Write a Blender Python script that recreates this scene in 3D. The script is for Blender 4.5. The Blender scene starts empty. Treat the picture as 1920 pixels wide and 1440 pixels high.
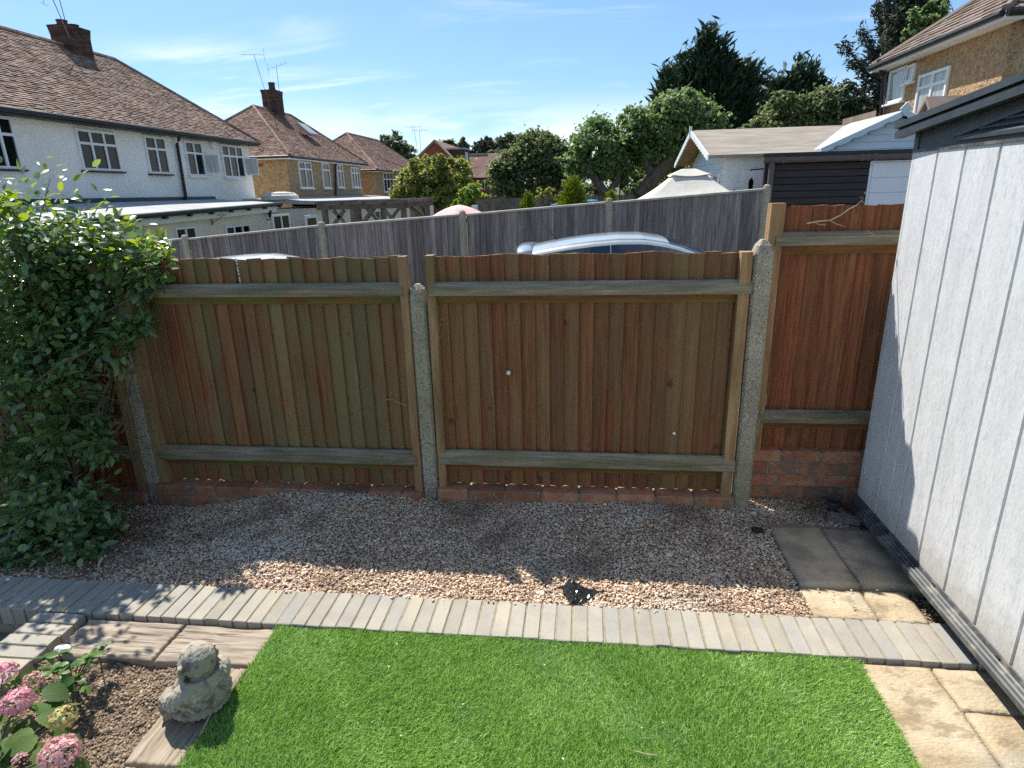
import bpy, math, random
import numpy as np
from mathutils import Vector, Matrix, noise as mnoise

random.seed(11)
rng = np.random.default_rng(11)
SC = bpy.context.scene
COL = SC.collection

# ------------------------------------------------------------------ camera
FPX, PITCH, ROLL, YAW, EYE = 1150.0, 0.305579575, 0.0253147897, 0.119115231, 1.85
_fw = Vector((-math.sin(YAW) * math.cos(PITCH), math.cos(YAW) * math.cos(PITCH), -math.sin(PITCH)))
_r = Vector((math.cos(YAW), math.sin(YAW), 0))
_d = _fw.cross(_r)
CR = _r * math.cos(ROLL) + _d * math.sin(ROLL)
CD = _d * math.cos(ROLL) - _r * math.sin(ROLL)
cam_d = bpy.data.cameras.new('camera')
cam_d.sensor_width = 36.0
cam_d.lens = FPX / 1920 * 36.0
cam_d.clip_start = 0.05
cam_d.clip_end = 4000
cam = bpy.data.objects.new('camera', cam_d)
COL.objects.link(cam)
cam.matrix_world = Matrix(((CR.x, -CD.x, -_fw.x, 0), (CR.y, -CD.y, -_fw.y, 0), (CR.z, -CD.z, -_fw.z, EYE), (0, 0, 0, 1)))
SC.camera = cam


def P(x, y, X=None, Y=None, Z=None):
    """survey: a sight line measured in the photograph met with a known wall plane (X or Y) or level (Z)"""
    d = CR * ((x - 960) / FPX) + CD * ((y - 720) / FPX) + _fw
    t = X / d.x if X is not None else Y / d.y if Y is not None else (Z - EYE) / d.z
    return Vector((0, 0, EYE)) + d * t


# ------------------------------------------------------------------ world, sun, exposure
SUN_TO = Vector((-0.46, 0.53, 1.0)).normalized()
W = bpy.data.worlds.new('World')
SC.world = W
W.use_nodes = True


class NT:
    """short way to write node trees"""

    def __init__(s, tree):
        s.t = tree

    def n(s, typ, props=None, **ins):
        nd = s.t.nodes.new('ShaderNode' + typ)
        for k, v in (props or {}).items():
            setattr(nd, k, v)
        for k, v in ins.items():
            key = int(k[1:]) if k[0] == 'i' and k[1:].isdigit() else k.replace('_', ' ')
            s.put(nd.inputs[key], v)
        return nd

    def put(s, sock, v):
        if isinstance(v, bpy.types.NodeSocket):
            s.t.links.new(v, sock)
        elif isinstance(v, bpy.types.Node):
            s.t.links.new(v.outputs[0], sock)
        else:
            if isinstance(v, (tuple, list)) and len(v) == 3 and sock.type == 'RGBA':
                v = (*v, 1)
            sock.default_value = v

    def math(s, op, a, b=0.0, clamp=False):
        return s.n('Math', {'operation': op, 'use_clamp': clamp}, i0=a, i1=b).outputs[0]

    def mix(s, f, a, b, blend='MIX'):
        nd = s.n('Mix', {'data_type': 'RGBA', 'blend_type': blend})
        s.put(nd.inputs[0], f)
        s.put(nd.inputs[6], a)
        s.put(nd.inputs[7], b)
        return nd.outputs[2]

    def step(s, v, lo, hi, to0=0.0, to1=1.0):
        return s.n('MapRange', {'interpolation_type': 'SMOOTHSTEP'}, i0=v, i1=lo, i2=hi, i3=to0, i4=to1).outputs[0]

    def noise(s, vec, scale, detail=4.0, rough=0.55, dist=0.0):
        return s.n('TexNoise', None, Vector=vec, Scale=scale, Detail=detail, Roughness=rough, Distortion=dist).outputs[0]

    def scale(s, vec, v, loc=(0, 0, 0), rot=(0, 0, 0)):
        return s.n('Mapping', None, Vector=vec, Location=loc, Rotation=rot, Scale=v).outputs[0]


w = NT(W.node_tree)
W.node_tree.nodes.clear()
sky = w.n('TexSky', {'sky_type': 'NISHITA', 'sun_disc': False, 'sun_elevation': math.asin(SUN_TO.z),
                     'sun_rotation': math.atan2(SUN_TO.x, SUN_TO.y), 'altitude': 50.0, 'air_density': 1.0,
                     'dust_density': 0.6, 'ozone_density': 2.0})
tc = w.n('TexCoord').outputs['Generated']
sep = w.n('SeparateXYZ', None, i0=tc)
den = w.math('ADD', w.math('MAXIMUM', sep.outputs[2], 0.0), 0.16)
uv = w.n('CombineXYZ', None, i0=w.math('DIVIDE', sep.outputs[0], den), i1=w.math('DIVIDE', sep.outputs[1], den)).outputs[0]
uv1 = w.scale(uv, (0.55, 1.9, 1), (3.1, 1.7, 0), (0, 0, 0.5))
wisp = w.step(w.noise(uv1, 1.5, 8, 0.62, 0.6), 0.47, 0.74)
patch = w.step(w.noise(uv, 0.8, 2, 0.5), 0.42, 0.62)
wisp = w.math('MULTIPLY', w.math('MULTIPLY', wisp, patch), 0.8)
low = w.step(sep.outputs[2], 0.05, 0.15, 1.0, 0.0)
bank_n = w.step(w.noise(w.scale(tc, (3.0, 3.0, 14.0)), 1.4, 5, 0.55, 0.3), 0.34, 0.56)
bank = w.math('MULTIPLY', w.math('MULTIPLY', low, bank_n), 0.85)
cloud = w.math('MAXIMUM', wisp, bank)
soft = w.n('Gamma', None, Color=sky.outputs[0], Gamma=0.8)
skycol = w.mix(1.0, soft.outputs[0], (0.545, 0.73, 0.875), 'MULTIPLY')
skymix = w.mix(cloud, skycol, (4.9, 5.1, 5.2))
bg = w.n('Background', None, Color=skymix, Strength=0.125)
out = w.n('OutputWorld', None, Surface=bg.outputs[0])

sl = bpy.data.lights.new('sun', 'SUN')
sl.energy = 3.9
sl.angle = math.radians(0.53)
sl.color = (1.0, 0.945, 0.85)
so = bpy.data.objects.new('sun', sl)
COL.objects.link(so)
so.location = SUN_TO * 60
so.rotation_euler = SUN_TO.to_track_quat('Z', 'Y').to_euler()

SC.view_settings.view_transform = 'Standard'
SC.view_settings.look = 'None'
SC.view_settings.gamma = 1.0
SC.view_settings.exposure = 1.05
SC.view_settings.use_curve_mapping = False
SC.render.engine = 'CYCLES'
SC.cycles.use_denoising = False
SC.cycles.sample_clamp_indirect = 8.0
SC.cycles.max_bounces = 8
SC.cycles.transparent_max_bounces = 8


# ------------------------------------------------------------------ materials
def new_mat(name):
    m = bpy.data.materials.new(name)
    m.use_nodes = True
    m.node_tree.nodes.clear()
    return m, NT(m.node_tree)


def surf(name, cols, scale=4.0, stretch=(1, 1, 1), rough=0.8, detail=5.0, bump=0.0, bscale=60.0, bstretch=(1, 1, 1),
         objvar=0.0, islvar=0.0, tints=(), speck=None, metal=0.0, spec=0.35, lohi=(0.3, 0.7), coat=0.0, bdist=0.01, attr=None, splash=None):
    """cols: 2 or 3 colours run through a noise; tints: (colour, scale, stretch, lo, hi, amount) patches on top;
    speck: (colour, scale, lo, hi) fine grains; objvar / islvar: brightness spread by object / by piece"""
    m, t = new_mat(name)
    pos = t.n('NewGeometry').outputs['Position']
    rnd = t.n('ObjectInfo').outputs['Random']
    off = t.n('CombineXYZ', None, i0=t.math('MULTIPLY', rnd, 37.0), i1=t.math('MULTIPLY', rnd, 11.0), i2=t.math('MULTIPLY', rnd, 5.3)).outputs[0]
    isl = t.n('NewGeometry').outputs['Random Per Island']
    vec = t.n('VectorMath', {'operation': 'ADD'}, i0=pos, i1=off).outputs[0] if objvar else pos
    f = t.step(t.noise(t.scale(vec, stretch), scale, detail), *lohi)
    c = t.mix(f, cols[0], cols[-1])
    if len(cols) == 3:
        f2 = t.step(t.noise(t.scale(vec, stretch, (7, 3, 9)), scale * 2.3, detail), 0.4, 0.65)
        c = t.mix(t.math('MULTIPLY', f2, 0.7), c, cols[1])
    for i, (tcol, ts, tst, lo, hi, amt) in enumerate(tints):
        a = t.math('MULTIPLY', t.step(t.noise(t.scale(pos if (attr and i < 2) else vec, tst, (i * 5.0 + 2, 1, i * 3.0)), ts, 4), lo, hi), amt)
        if attr and i < 2:
            a = t.math('MULTIPLY', a, t.n('Attribute', {'attribute_type': 'OBJECT', 'attribute_name': attr}).outputs['Fac'], True)
        c = t.mix(a, c, tcol)
    if speck:
        scol, ss, lo, hi = speck
        c = t.mix(t.step(t.noise(pos, ss, 2), lo, hi), c, scol)
    if splash:                                   # mud splashed up from the ground, ragged at its upper edge
        zc_ = t.n('SeparateXYZ', None, i0=pos).outputs[2]
        zz_ = t.math('ADD', zc_, t.math('MULTIPLY', t.math('SUBTRACT', t.noise(pos, 16, 6, 0.7), 0.5), 0.34))
        c = t.mix(t.step(zz_, splash[1], splash[2], 0.6, 0.0), c, splash[0])
    if objvar or islvar:
        r = t.math('ADD', t.math('MULTIPLY', t.math('SUBTRACT', rnd, 0.5), 2 * objvar), t.math('MULTIPLY', t.math('SUBTRACT', isl, 0.5), 2 * islvar))
        c = t.n('HueSaturation', None, Value=t.math('ADD', r, 1.0), Color=c).outputs[0]
    b = t.n('BsdfPrincipled', None, Base_Color=c, Roughness=rough, Metallic=metal)
    b.inputs['Specular IOR Level'].default_value = spec
    b.inputs['Coat Weight'].default_value = coat
    b.inputs['Coat Roughness'].default_value = 0.05
    if bump:
        hgt = t.noise(t.scale(vec, bstretch), bscale, 5)
        bn = t.n('Bump', None, Strength=bump, Distance=bdist, Height=hgt)
        t.put(b.inputs['Normal'], bn.outputs[0])
    t.n('OutputMaterial', None, Surface=b.outputs[0])
    return m


def leafmat(name, c0, c1, c2, trans=0.35, rough=0.45, spec=0.4, veins=0.0):
    m, t = new_mat(name)
    isl = t.n('NewGeometry').outputs['Random Per Island']
    rnd = t.n('ObjectInfo').outputs['Random']
    v = t.math('FRACT', t.math('ADD', isl, t.math('MULTIPLY', rnd, 3.7)))
    rp = t.n('ValToRGB', None, i0=v)
    e = rp.color_ramp.elements
    e[0].color, e[1].color = (*c0, 1), (*c2, 1)
    e.new(0.55).color = (*c1, 1)
    pos = t.n('NewGeometry').outputs['Position']
    c = t.mix(t.step(t.noise(pos, 2.5, 3), 0.35, 0.7, 0, 0.4), rp.outputs[0], tuple(x * 0.72 for x in c1))
    b = t.n('BsdfPrincipled', None, Base_Color=c, Roughness=rough)
    b.inputs['Specular IOR Level'].default_value = spec
    if veins:
        bn = t.n('Bump', None, Strength=veins, Distance=0.002, Height=t.noise(t.scale(pos, (1, 1, 1)), 140, 3))
        t.put(b.inputs['Normal'], bn.outputs[0])
    hs = t.n('HueSaturation', None, Hue=0.475, Saturation=1.1, Value=1.5, Color=c)
    tr = t.n('BsdfTranslucent', None, Color=hs.outputs[0])
    mx = t.n('MixShader', None, i0=trans, i1=b.outputs[0], i2=tr.outputs[0])
    t.n('OutputMaterial', None, Surface=mx.outputs[0])
    return m


GREEN = (0.075, 0.095, 0.02)
MT = {}
MT['fence'] = surf('stained fence wood', [(0.16, 0.043, 0.018), (0.25, 0.074, 0.030), (0.33, 0.105, 0.042)], 9, (7, 7, 0.35), 0.75, lohi=(0.38, 0.62), bump=0.7, bscale=26, bstretch=(9, 9, 0.5), bdist=0.004,
                   objvar=0.20, attr='green', tints=[((0.20, 0.150, 0.064), 2.1, (2.6, 1, 0.8), 0.20, 0.60, 1.0), ((0.165, 0.20, 0.06), 3.0, (6, 1, 0.5), 0.58, 0.72, 0.5), ((0.33, 0.26, 0.19), 7, (6, 6, 0.25), 0.62, 0.78, 0.5), ((0.08, 0.03, 0.015), 11, (1, 1, 0.5), 0.67, 0.72, 0.8)])
MT['batten'] = surf('weathered batten', [(0.26, 0.125, 0.055), (0.35, 0.19, 0.09), (0.46, 0.30, 0.16)], 5, (4, 4, 0.5), 0.8, bump=0.5, bscale=30, bstretch=(8, 8, 0.6), bdist=0.004, objvar=0.2,
                    attr='green', tints=[((0.16, 0.14, 0.055), 3, (3, 3, 0.6), 0.4, 0.6, 0.9)])
MT['rail'] = surf('grey weathered rail', [(0.165, 0.128, 0.086), (0.25, 0.20, 0.14), (0.36, 0.30, 0.22)], 7, (0.5, 6, 9), 0.85, bump=0.7, bscale=24, bstretch=(0.35, 6, 10), bdist=0.006, objvar=0.15,
                  attr='green', tints=[((0.12, 0.13, 0.045), 3.0, (0.8, 4, 4), 0.42, 0.62, 0.8), ((0.05, 0.04, 0.03), 10, (0.25, 8, 12), 0.58, 0.68, 0.8)])
MT['railunder'] = surf('rail underside wood', [(0.16, 0.06, 0.022), (0.24, 0.12, 0.035)], 6, (0.5, 4, 4), 0.8, attr='green', tints=[((0.13, 0.14, 0.03), 3, (1, 3, 3), 0.4, 0.6, 0.9)])
MT['concrete'] = surf('aggregate concrete', [(0.30, 0.262, 0.196), (0.42, 0.37, 0.285)], 5, rough=0.9, bump=0.8, bscale=150, bdist=0.004, objvar=0.08,
                      tints=[((0.09, 0.075, 0.06), 95, (1, 1, 1), 0.56, 0.62, 0.9), ((0.78, 0.68, 0.54), 130, (1, 1, 1), 0.60, 0.66, 0.9), ((0.29, 0.275, 0.14), 2.5, (1, 1, 0.6), 0.45, 0.65, 0.32)])
MT['greywood'] = surf('silvered fence boards', [(0.11, 0.094, 0.088), (0.19, 0.16, 0.148), (0.28, 0.24, 0.22)], 6, (6, 6, 0.4), 0.85, bump=0.4, bscale=18, bstretch=(8, 8, 0.5), bdist=0.006, objvar=0.32,
                      tints=[((0.045, 0.038, 0.04), 9, (2, 2, 0.9), 0.68, 0.74, 0.9), ((0.38, 0.35, 0.33), 6, (5, 5, 0.2), 0.62, 0.8, 0.5)])
MT['greycap'] = surf('pale capping', [(0.30, 0.28, 0.25), (0.42, 0.40, 0.36)], 6, rough=0.85)
MT['brick'] = surf('old red brick', [(0.31, 0.095, 0.05), (0.42, 0.17, 0.085), (0.36, 0.215, 0.125)], 12, rough=0.9, bump=0.6, bscale=90, bdist=0.004, objvar=0.28,
                   tints=[((0.16, 0.125, 0.095), 7, (1, 1, 1), 0.48, 0.65, 0.75), ((0.42, 0.36, 0.29), 30, (1, 1, 1), 0.64, 0.70, 0.7)])
MT['mortar'] = surf('mortar', [(0.20, 0.17, 0.13), (0.34, 0.30, 0.24)], 25, rough=0.95, bump=0.6, bscale=120)
MT['paver'] = surf('concrete paver', [(0.275, 0.258, 0.225), (0.32, 0.298, 0.255), (0.35, 0.322, 0.262)], 7, rough=0.85, bump=0.35, bscale=220, bdist=0.002, objvar=0.09,
                   tints=[((0.42, 0.365, 0.255), 2.2, (1, 1, 1), 0.52, 0.70, 0.55), ((0.23, 0.24, 0.255), 1.4, (1, 1, 1), 0.52, 0.68, 0.5)], speck=((0.20, 0.19, 0.18), 170, 0.62, 0.68))
MT['joint'] = surf('sandy joint', [(0.235, 0.20, 0.14), (0.33, 0.28, 0.20)], 30, rough=0.95, bump=0.5, bscale=150)
MT['slab'] = surf('sandstone slab', [(0.315, 0.24, 0.145), (0.40, 0.315, 0.20), (0.46, 0.39, 0.28)], 3.5, (1, 2.0, 1), 0.85, bump=0.9, bscale=55, bstretch=(1, 2, 1), bdist=0.008, objvar=0.10,
                  tints=[((0.215, 0.16, 0.10), 9, (1, 1.6, 1), 0.52, 0.64, 0.7), ((0.25, 0.23, 0.185), 2.5, (1, 1, 1), 0.50, 0.66, 0.6), ((0.56, 0.50, 0.39), 26, (1, 2, 1), 0.66, 0.72, 0.6)])
MT['slabdark'] = surf('stained dark slab', [(0.40, 0.30, 0.19), (0.52, 0.40, 0.255), (0.44, 0.355, 0.265)], 3.5, (1, 1.6, 1), 0.7, bump=0.45, bscale=40, bdist=0.005, objvar=0.06,
                      tints=[((0.24, 0.195, 0.15), 4, (1, 1, 1), 0.46, 0.60, 0.75), ((0.42, 0.35, 0.23), 6, (1, 1, 1), 0.56, 0.70, 0.6)], speck=((0.55, 0.5, 0.42), 80, 0.74, 0.78))
MT['gravel'] = None
MT['soil'] = surf('garden soil', [(0.12, 0.082, 0.054), (0.20, 0.145, 0.098), (0.27, 0.205, 0.14)], 18, rough=0.95, bump=1.0, bscale=70, bdist=0.02, islvar=0.35)
MT['clod'] = surf('soil crumbs', [(0.16, 0.11, 0.074), (0.25, 0.185, 0.13), (0.37, 0.285, 0.20)], 40, rough=0.95, islvar=0.5)
MT['under'] = surf('dirt under the stones', [(0.24, 0.175, 0.125), (0.36, 0.275, 0.20)], 20, rough=0.95)
MT['sleeper'] = surf('wood grained concrete', [(0.20, 0.158, 0.118), (0.31, 0.25, 0.19), (0.38, 0.32, 0.25)], 6, (0.7, 5, 1), 0.85, bump=0.6, bscale=30, bstretch=(0.4, 6, 1), bdist=0.004, objvar=0.07,
                     tints=[((0.085, 0.066, 0.05), 12, (0.35, 7, 2), 0.57, 0.64, 0.85), ((0.43, 0.36, 0.285), 3, (1, 2, 1), 0.5, 0.7, 0.5)])
MT['sleeper2'] = surf('wood grained concrete lengthways', [(0.20, 0.155, 0.105), (0.31, 0.245, 0.175), (0.40, 0.33, 0.25)], 6, (5, 0.7, 1), 0.85, bump=0.6, bscale=30, bstretch=(6, 0.4, 1), bdist=0.004,
                      tints=[((0.11, 0.085, 0.065), 12, (7, 0.35, 2), 0.60, 0.68, 0.7)])
MT['statue'] = surf('weathered cast stone', [(0.23, 0.20, 0.155), (0.335, 0.295, 0.235), (0.44, 0.395, 0.325)], 9, rough=0.95, bump=0.6, bscale=150, bdist=0.005,
                    tints=[((0.11, 0.093, 0.07), 26, (1, 1, 1), 0.52, 0.64, 0.75), ((0.42, 0.36, 0.24), 12, (1, 1, 1), 0.56, 0.68, 0.6), ((0.55, 0.52, 0.44), 55, (1, 1, 1), 0.62, 0.7, 0.6)])
MT['shedpanel'] = surf('pale grey composite board', [(0.58, 0.585, 0.605), (0.67, 0.675, 0.69)], 14, (1, 1, 0.25), 0.6, bump=0.4, bscale=130, bstretch=(1, 1, 0.35), bdist=0.004,
                       tints=[((0.47, 0.47, 0.485), 75, (1, 1, 0.25), 0.48, 0.66, 0.6), ((0.70, 0.70, 0.70), 2.4, (1, 1, 0.4), 0.45, 0.7, 0.4)], speck=((0.30, 0.29, 0.28), 40, 0.76, 0.79), splash=((0.36, 0.32, 0.26), 0.12, 0.36))
MT['sheddark'] = surf('anthracite plastic', [(0.028, 0.035, 0.042), (0.045, 0.054, 0.062)], 10, (1, 1, 1), 0.42, bump=0.15, bscale=140, bdist=0.002, spec=0.5, speck=((0.16, 0.17, 0.18), 45, 0.78, 0.80))
MT['shedtrack'] = surf('grey plastic base track', [(0.05, 0.056, 0.06), (0.085, 0.09, 0.094)], 10, rough=0.5, spec=0.45, tints=[((0.22, 0.195, 0.16), 14, (1, 1, 1), 0.48, 0.66, 0.7)])
MT['groove'] = surf('groove shadow gap', [(0.035, 0.033, 0.032), (0.05, 0.048, 0.046)], 10)
MT['render'] = surf('white roughcast render', [(0.84, 0.79, 0.71), (0.91, 0.87, 0.80)], 0.8, rough=0.95, bump=0.55, bscale=9, bdist=0.05, tints=[((0.66, 0.62, 0.57), 0.5, (1, 1, 0.3), 0.55, 0.8, 0.5)])
MT['cream'] = surf('cream painted render', [(0.76, 0.66, 0.53), (0.84, 0.74, 0.61)], 1.0, rough=0.9, bump=0.3, bscale=12, bdist=0.03)
MT['pebble'] = surf('brown pebbledash', [(0.33, 0.20, 0.10), (0.45, 0.295, 0.16), (0.54, 0.385, 0.225)], 7, rough=0.95, detail=8, bump=1.0, bscale=14, bdist=0.08,
                    tints=[((0.16, 0.10, 0.05), 13, (1, 1, 1), 0.54, 0.62, 0.6), ((0.55, 0.43, 0.28), 16, (1, 1, 1), 0.58, 0.66, 0.5)])
MT['redbrick'] = surf('red brick wall', [(0.22, 0.065, 0.045), (0.30, 0.10, 0.07)], 3, (1, 1, 4), 0.9, islvar=0.2, tints=[((0.33, 0.22, 0.17), 6, (1, 1, 6), 0.6, 0.7, 0.5)])
MT['tile'] = surf('brown clay tile', [(0.20, 0.125, 0.098), (0.285, 0.19, 0.152), (0.33, 0.24, 0.195)], 1.3, rough=0.9, islvar=0.42, tints=[((0.15, 0.115, 0.095), 0.7, (1, 1, 1), 0.5, 0.7, 0.5)])
MT['tile2'] = surf('reddish clay tile', [(0.19, 0.108, 0.084), (0.26, 0.155, 0.122), (0.30, 0.205, 0.165)], 1.1, rough=0.9, islvar=0.42)
MT['rtile'] = surf('concrete roof tile', [(0.165, 0.12, 0.098), (0.22, 0.165, 0.135), (0.265, 0.21, 0.175)], 1.5, rough=0.9, islvar=0.16)
MT['chimney'] = surf('sooty brick', [(0.065, 0.038, 0.031), (0.12, 0.066, 0.05)], 4, (1, 1, 3), 0.95, islvar=0.35)
MT['black'] = surf('black gutter paint', [(0.012, 0.012, 0.013), (0.022, 0.022, 0.023)], 5, rough=0.45, spec=0.4)
MT['white'] = surf('white frame paint', [(0.72, 0.73, 0.74), (0.80, 0.80, 0.80)], 3, rough=0.4, spec=0.4)
MT['lead'] = surf('lead flashing', [(0.25, 0.26, 0.28), (0.34, 0.35, 0.37)], 3, rough=0.6)
MT['felt'] = surf('pale roofing felt', [(0.33, 0.335, 0.34), (0.44, 0.44, 0.44)], 1.5, rough=0.9)
MT['glass'] = surf('window glass', [(0.003, 0.004, 0.005), (0.006, 0.009, 0.009), (0.018, 0.022, 0.02)], 1.6, rough=0.05, spec=0.22, objvar=0.4)
MT['curtain'] = surf('glass with pale curtain', [(0.16, 0.18, 0.18), (0.40, 0.42, 0.42)], 4, (6, 6, 0.3), rough=0.08, spec=0.8)
MT['metal'] = surf('aerial metal', [(0.16, 0.17, 0.18), (0.22, 0.23, 0.24)], 5, rough=0.4, metal=0.6)
MT['silver'] = surf('silver car paint', [(0.46, 0.49, 0.49), (0.48, 0.51, 0.51)], 2, rough=0.28, metal=0.35, spec=0.6, coat=1.0)
MT['whitecar'] = surf('white car paint', [(0.68, 0.69, 0.70), (0.70, 0.71, 0.72)], 2, rough=0.3, spec=0.6, coat=1.0)
MT['carglass'] = surf('tinted car glass', [(0.01, 0.016, 0.03), (0.02, 0.03, 0.05)], 2, rough=0.03, spec=1.0)
MT['rubber'] = surf('tyre rubber', [(0.015, 0.015, 0.015), (0.03, 0.03, 0.03)], 20, rough=0.8)
MT['alloy'] = surf('alloy rim', [(0.4, 0.4, 0.42), (0.5, 0.5, 0.5)], 5, rough=0.35, metal=0.8)
MT['darkwood'] = surf('dark brown shiplap', [(0.014, 0.010, 0.011), (0.024, 0.018, 0.019), (0.036, 0.028, 0.028)], 5, (0.6, 6, 9), 0.55, objvar=0.2, bump=0.2, bscale=20, bstretch=(0.5, 5, 9))
MT['browngutter'] = surf('brown plastic gutter', [(0.075, 0.05, 0.048), (0.10, 0.07, 0.066)], 5, rough=0.45, spec=0.45)
MT['palepaint'] = surf('pale blue white paint', [(0.60, 0.67, 0.70), (0.70, 0.75, 0.77)], 2, rough=0.7, objvar=0.05)
MT['doorwhite'] = surf('white garage door', [(0.62, 0.65, 0.70), (0.68, 0.71, 0.75)], 2, rough=0.5)
MT['brownfelt'] = surf('brown mineral felt', [(0.20, 0.175, 0.145), (0.27, 0.235, 0.20), (0.34, 0.30, 0.26)], 3, (0.5, 2, 2), 0.95, tints=[((0.15, 0.12, 0.10), 4, (0.4, 2, 2), 0.55, 0.7, 0.5)])
MT['soffit'] = surf('varnished pine soffit', [(0.30, 0.17, 0.08), (0.40, 0.24, 0.12)], 6, rough=0.6)
MT['canvas'] = surf('cream canvas', [(0.56, 0.53, 0.46), (0.64, 0.61, 0.54)], 2, rough=0.9, bump=0.2, bscale=6, bdist=0.05)
MT['canvasdark'] = surf('grey mesh band', [(0.12, 0.12, 0.12), (0.16, 0.16, 0.16)], 2, rough=0.9)
MT['pink'] = surf('faded pink canvas', [(0.60, 0.38, 0.37), (0.68, 0.46, 0.44)], 2, rough=0.9)
MT['timber'] = surf('rough grey brown timber', [(0.12, 0.09, 0.07), (0.22, 0.175, 0.14)], 6, (1, 1, 1), 0.9, objvar=0.15)
MT['blue'] = surf('blue cover', [(0.04, 0.16, 0.34), (0.06, 0.22, 0.42)], 2, rough=0.5)
MT['bark'] = surf('bark', [(0.07, 0.055, 0.042), (0.14, 0.115, 0.09)], 8, (3, 3, 0.6), 0.95, bump=0.8, bscale=12, bstretch=(4, 4, 0.6), bdist=0.03)
MT['stem'] = surf('shrub stem', [(0.07, 0.05, 0.032), (0.14, 0.10, 0.066)], 14, rough=0.9)
MT['drystem'] = surf('dry stalk', [(0.34, 0.26, 0.17), (0.46, 0.37, 0.26)], 20, rough=0.9)
MT['plastic'] = surf('black plastic film', [(0.012, 0.012, 0.013), (0.03, 0.03, 0.03)], 10, rough=0.16, spec=0.7, bump=0.3, bscale=30)
MT['potblue'] = surf('dark slate plastic', [(0.03, 0.035, 0.045), (0.05, 0.055, 0.065)], 10, rough=0.5)
MT['chalk'] = surf('white plastic cap', [(0.7, 0.68, 0.62), (0.78, 0.76, 0.7)], 5, rough=0.5)
MT['asphalt'] = surf('worn concrete drive', [(0.16, 0.15, 0.14), (0.24, 0.23, 0.21)], 2, rough=0.95)
MT['earth'] = surf('rough grass and earth', [(0.05, 0.065, 0.025), (0.09, 0.095, 0.045)], 0.6, rough=0.95)
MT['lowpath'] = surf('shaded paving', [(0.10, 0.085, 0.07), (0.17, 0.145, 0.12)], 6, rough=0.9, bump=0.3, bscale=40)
MT['turfback'] = surf('turf backing', [(0.035, 0.10, 0.014), (0.06, 0.15, 0.022)], 30, rough=0.9)
# stones: many natural colours, one per stone
m, t = new_mat('pea shingle')
g = t.n('NewGeometry')
rp = t.n('ValToRGB', None, i0=g.outputs['Random Per Island'])
el = rp.color_ramp.elements
el[0].color, el[1].color = (0.33, 0.20, 0.125, 1), (0.82, 0.68, 0.51, 1)
for p_, c_ in ((0.16, (0.47, 0.30, 0.19)), (0.3, (0.66, 0.47, 0.31)), (0.45, (0.71, 0.54, 0.385)), (0.6, (0.60, 0.40, 0.27)), (0.75, (0.76, 0.60, 0.45)), (0.88, (0.55, 0.46, 0.37)), (0.95, (0.86, 0.78, 0.66))):
    el.new(p_).color = (*c_, 1)
dirt = t.step(t.noise(g.outputs['Position'], 1.7, 4, 0.6), 0.47, 0.62, 0.0, 0.74)
dust = t.step(t.noise(t.scale(g.outputs['Position'], (1, 1, 1), (4, 9, 0)), 1.9, 4, 0.6), 0.50, 0.66, 0.0, 0.65)
c_ = t.mix(dirt, rp.outputs[0], (0.24, 0.16, 0.115))
c_ = t.mix(dust, c_, (0.68, 0.59, 0.49))
b = t.n('BsdfPrincipled', None, Base_Color=c_, Roughness=0.8)
b.inputs['Specular IOR Level'].default_value = 0.3
t.n('OutputMaterial', None, Surface=b.outputs[0])
MT['gravel'] = m
# plastic lawn blades
m, t = new_mat('artificial grass blade')
g = t.n('NewGeometry')
rp = t.n('ValToRGB', None, i0=g.outputs['Random Per Island'])
el = rp.color_ramp.elements
el[0].color, el[1].color = (0.055, 0.16, 0.022, 1), (0.66, 0.76, 0.38, 1)
for p_, c_ in ((0.32, (0.19, 0.40, 0.058)), (0.7, (0.36, 0.585, 0.108)), (0.92, (0.48, 0.69, 0.20))):
    el.new(p_).color = (*c_, 1)
wear = t.step(t.noise(g.outputs['Position'], 3.2, 4, 0.6), 0.5, 0.75, 0.0, 0.35)
c_ = t.mix(wear, rp.outputs[0], (0.29, 0.47, 0.21))
b = t.n('BsdfPrincipled', None, Base_Color=c_, Roughness=0.42)
b.inputs['Specular IOR Level'].default_value = 0.45
tr = t.n('BsdfTranslucent', None, Color=c_)
mx = t.n('MixShader', None, i0=0.48, i1=b.outputs[0], i2=tr.outputs[0])
t.n('OutputMaterial', None, Surface=mx.outputs[0])
MT['blade'] = m

MT['shrubleaf'] = leafmat('glossy shrub leaf', (0.075, 0.15, 0.06), (0.13, 0.225, 0.08), (0.23, 0.32, 0.10), 0.38, 0.25, 0.9)
MT['youngleaf'] = leafmat('young yellow green leaf', (0.13, 0.23, 0.025), (0.18, 0.29, 0.03), (0.24, 0.33, 0.05), 0.45, 0.35, 0.5)
MT['hydleaf'] = leafmat('hydrangea leaf', (0.055, 0.115, 0.03), (0.095, 0.175, 0.04), (0.18, 0.24, 0.065), 0.3, 0.6, 0.25, 0.8)
MT['plantleaf'] = leafmat('green plant leaf', (0.045, 0.12, 0.028), (0.085, 0.18, 0.035), (0.16, 0.26, 0.06), 0.35, 0.4, 0.4, 0.3)
MT['petalpink'] = leafmat('pink floret', (0.66, 0.28, 0.36), (0.74, 0.40, 0.45), (0.80, 0.56, 0.57), 0.25, 0.6, 0.2)
MT['petalpale'] = leafmat('pale pink floret', (0.68, 0.34, 0.36), (0.75, 0.46, 0.45), (0.80, 0.62, 0.56), 0.25, 0.6, 0.2)
MT['petalold'] = leafmat('faded yellow floret', (0.46, 0.40, 0.13), (0.58, 0.52, 0.22), (0.66, 0.62, 0.36), 0.25, 0.6, 0.2)
MT['apple'] = leafmat('apple leaf', (0.085, 0.155, 0.06), (0.15, 0.24, 0.09), (0.25, 0.34, 0.15), 0.42, 0.5)
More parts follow.
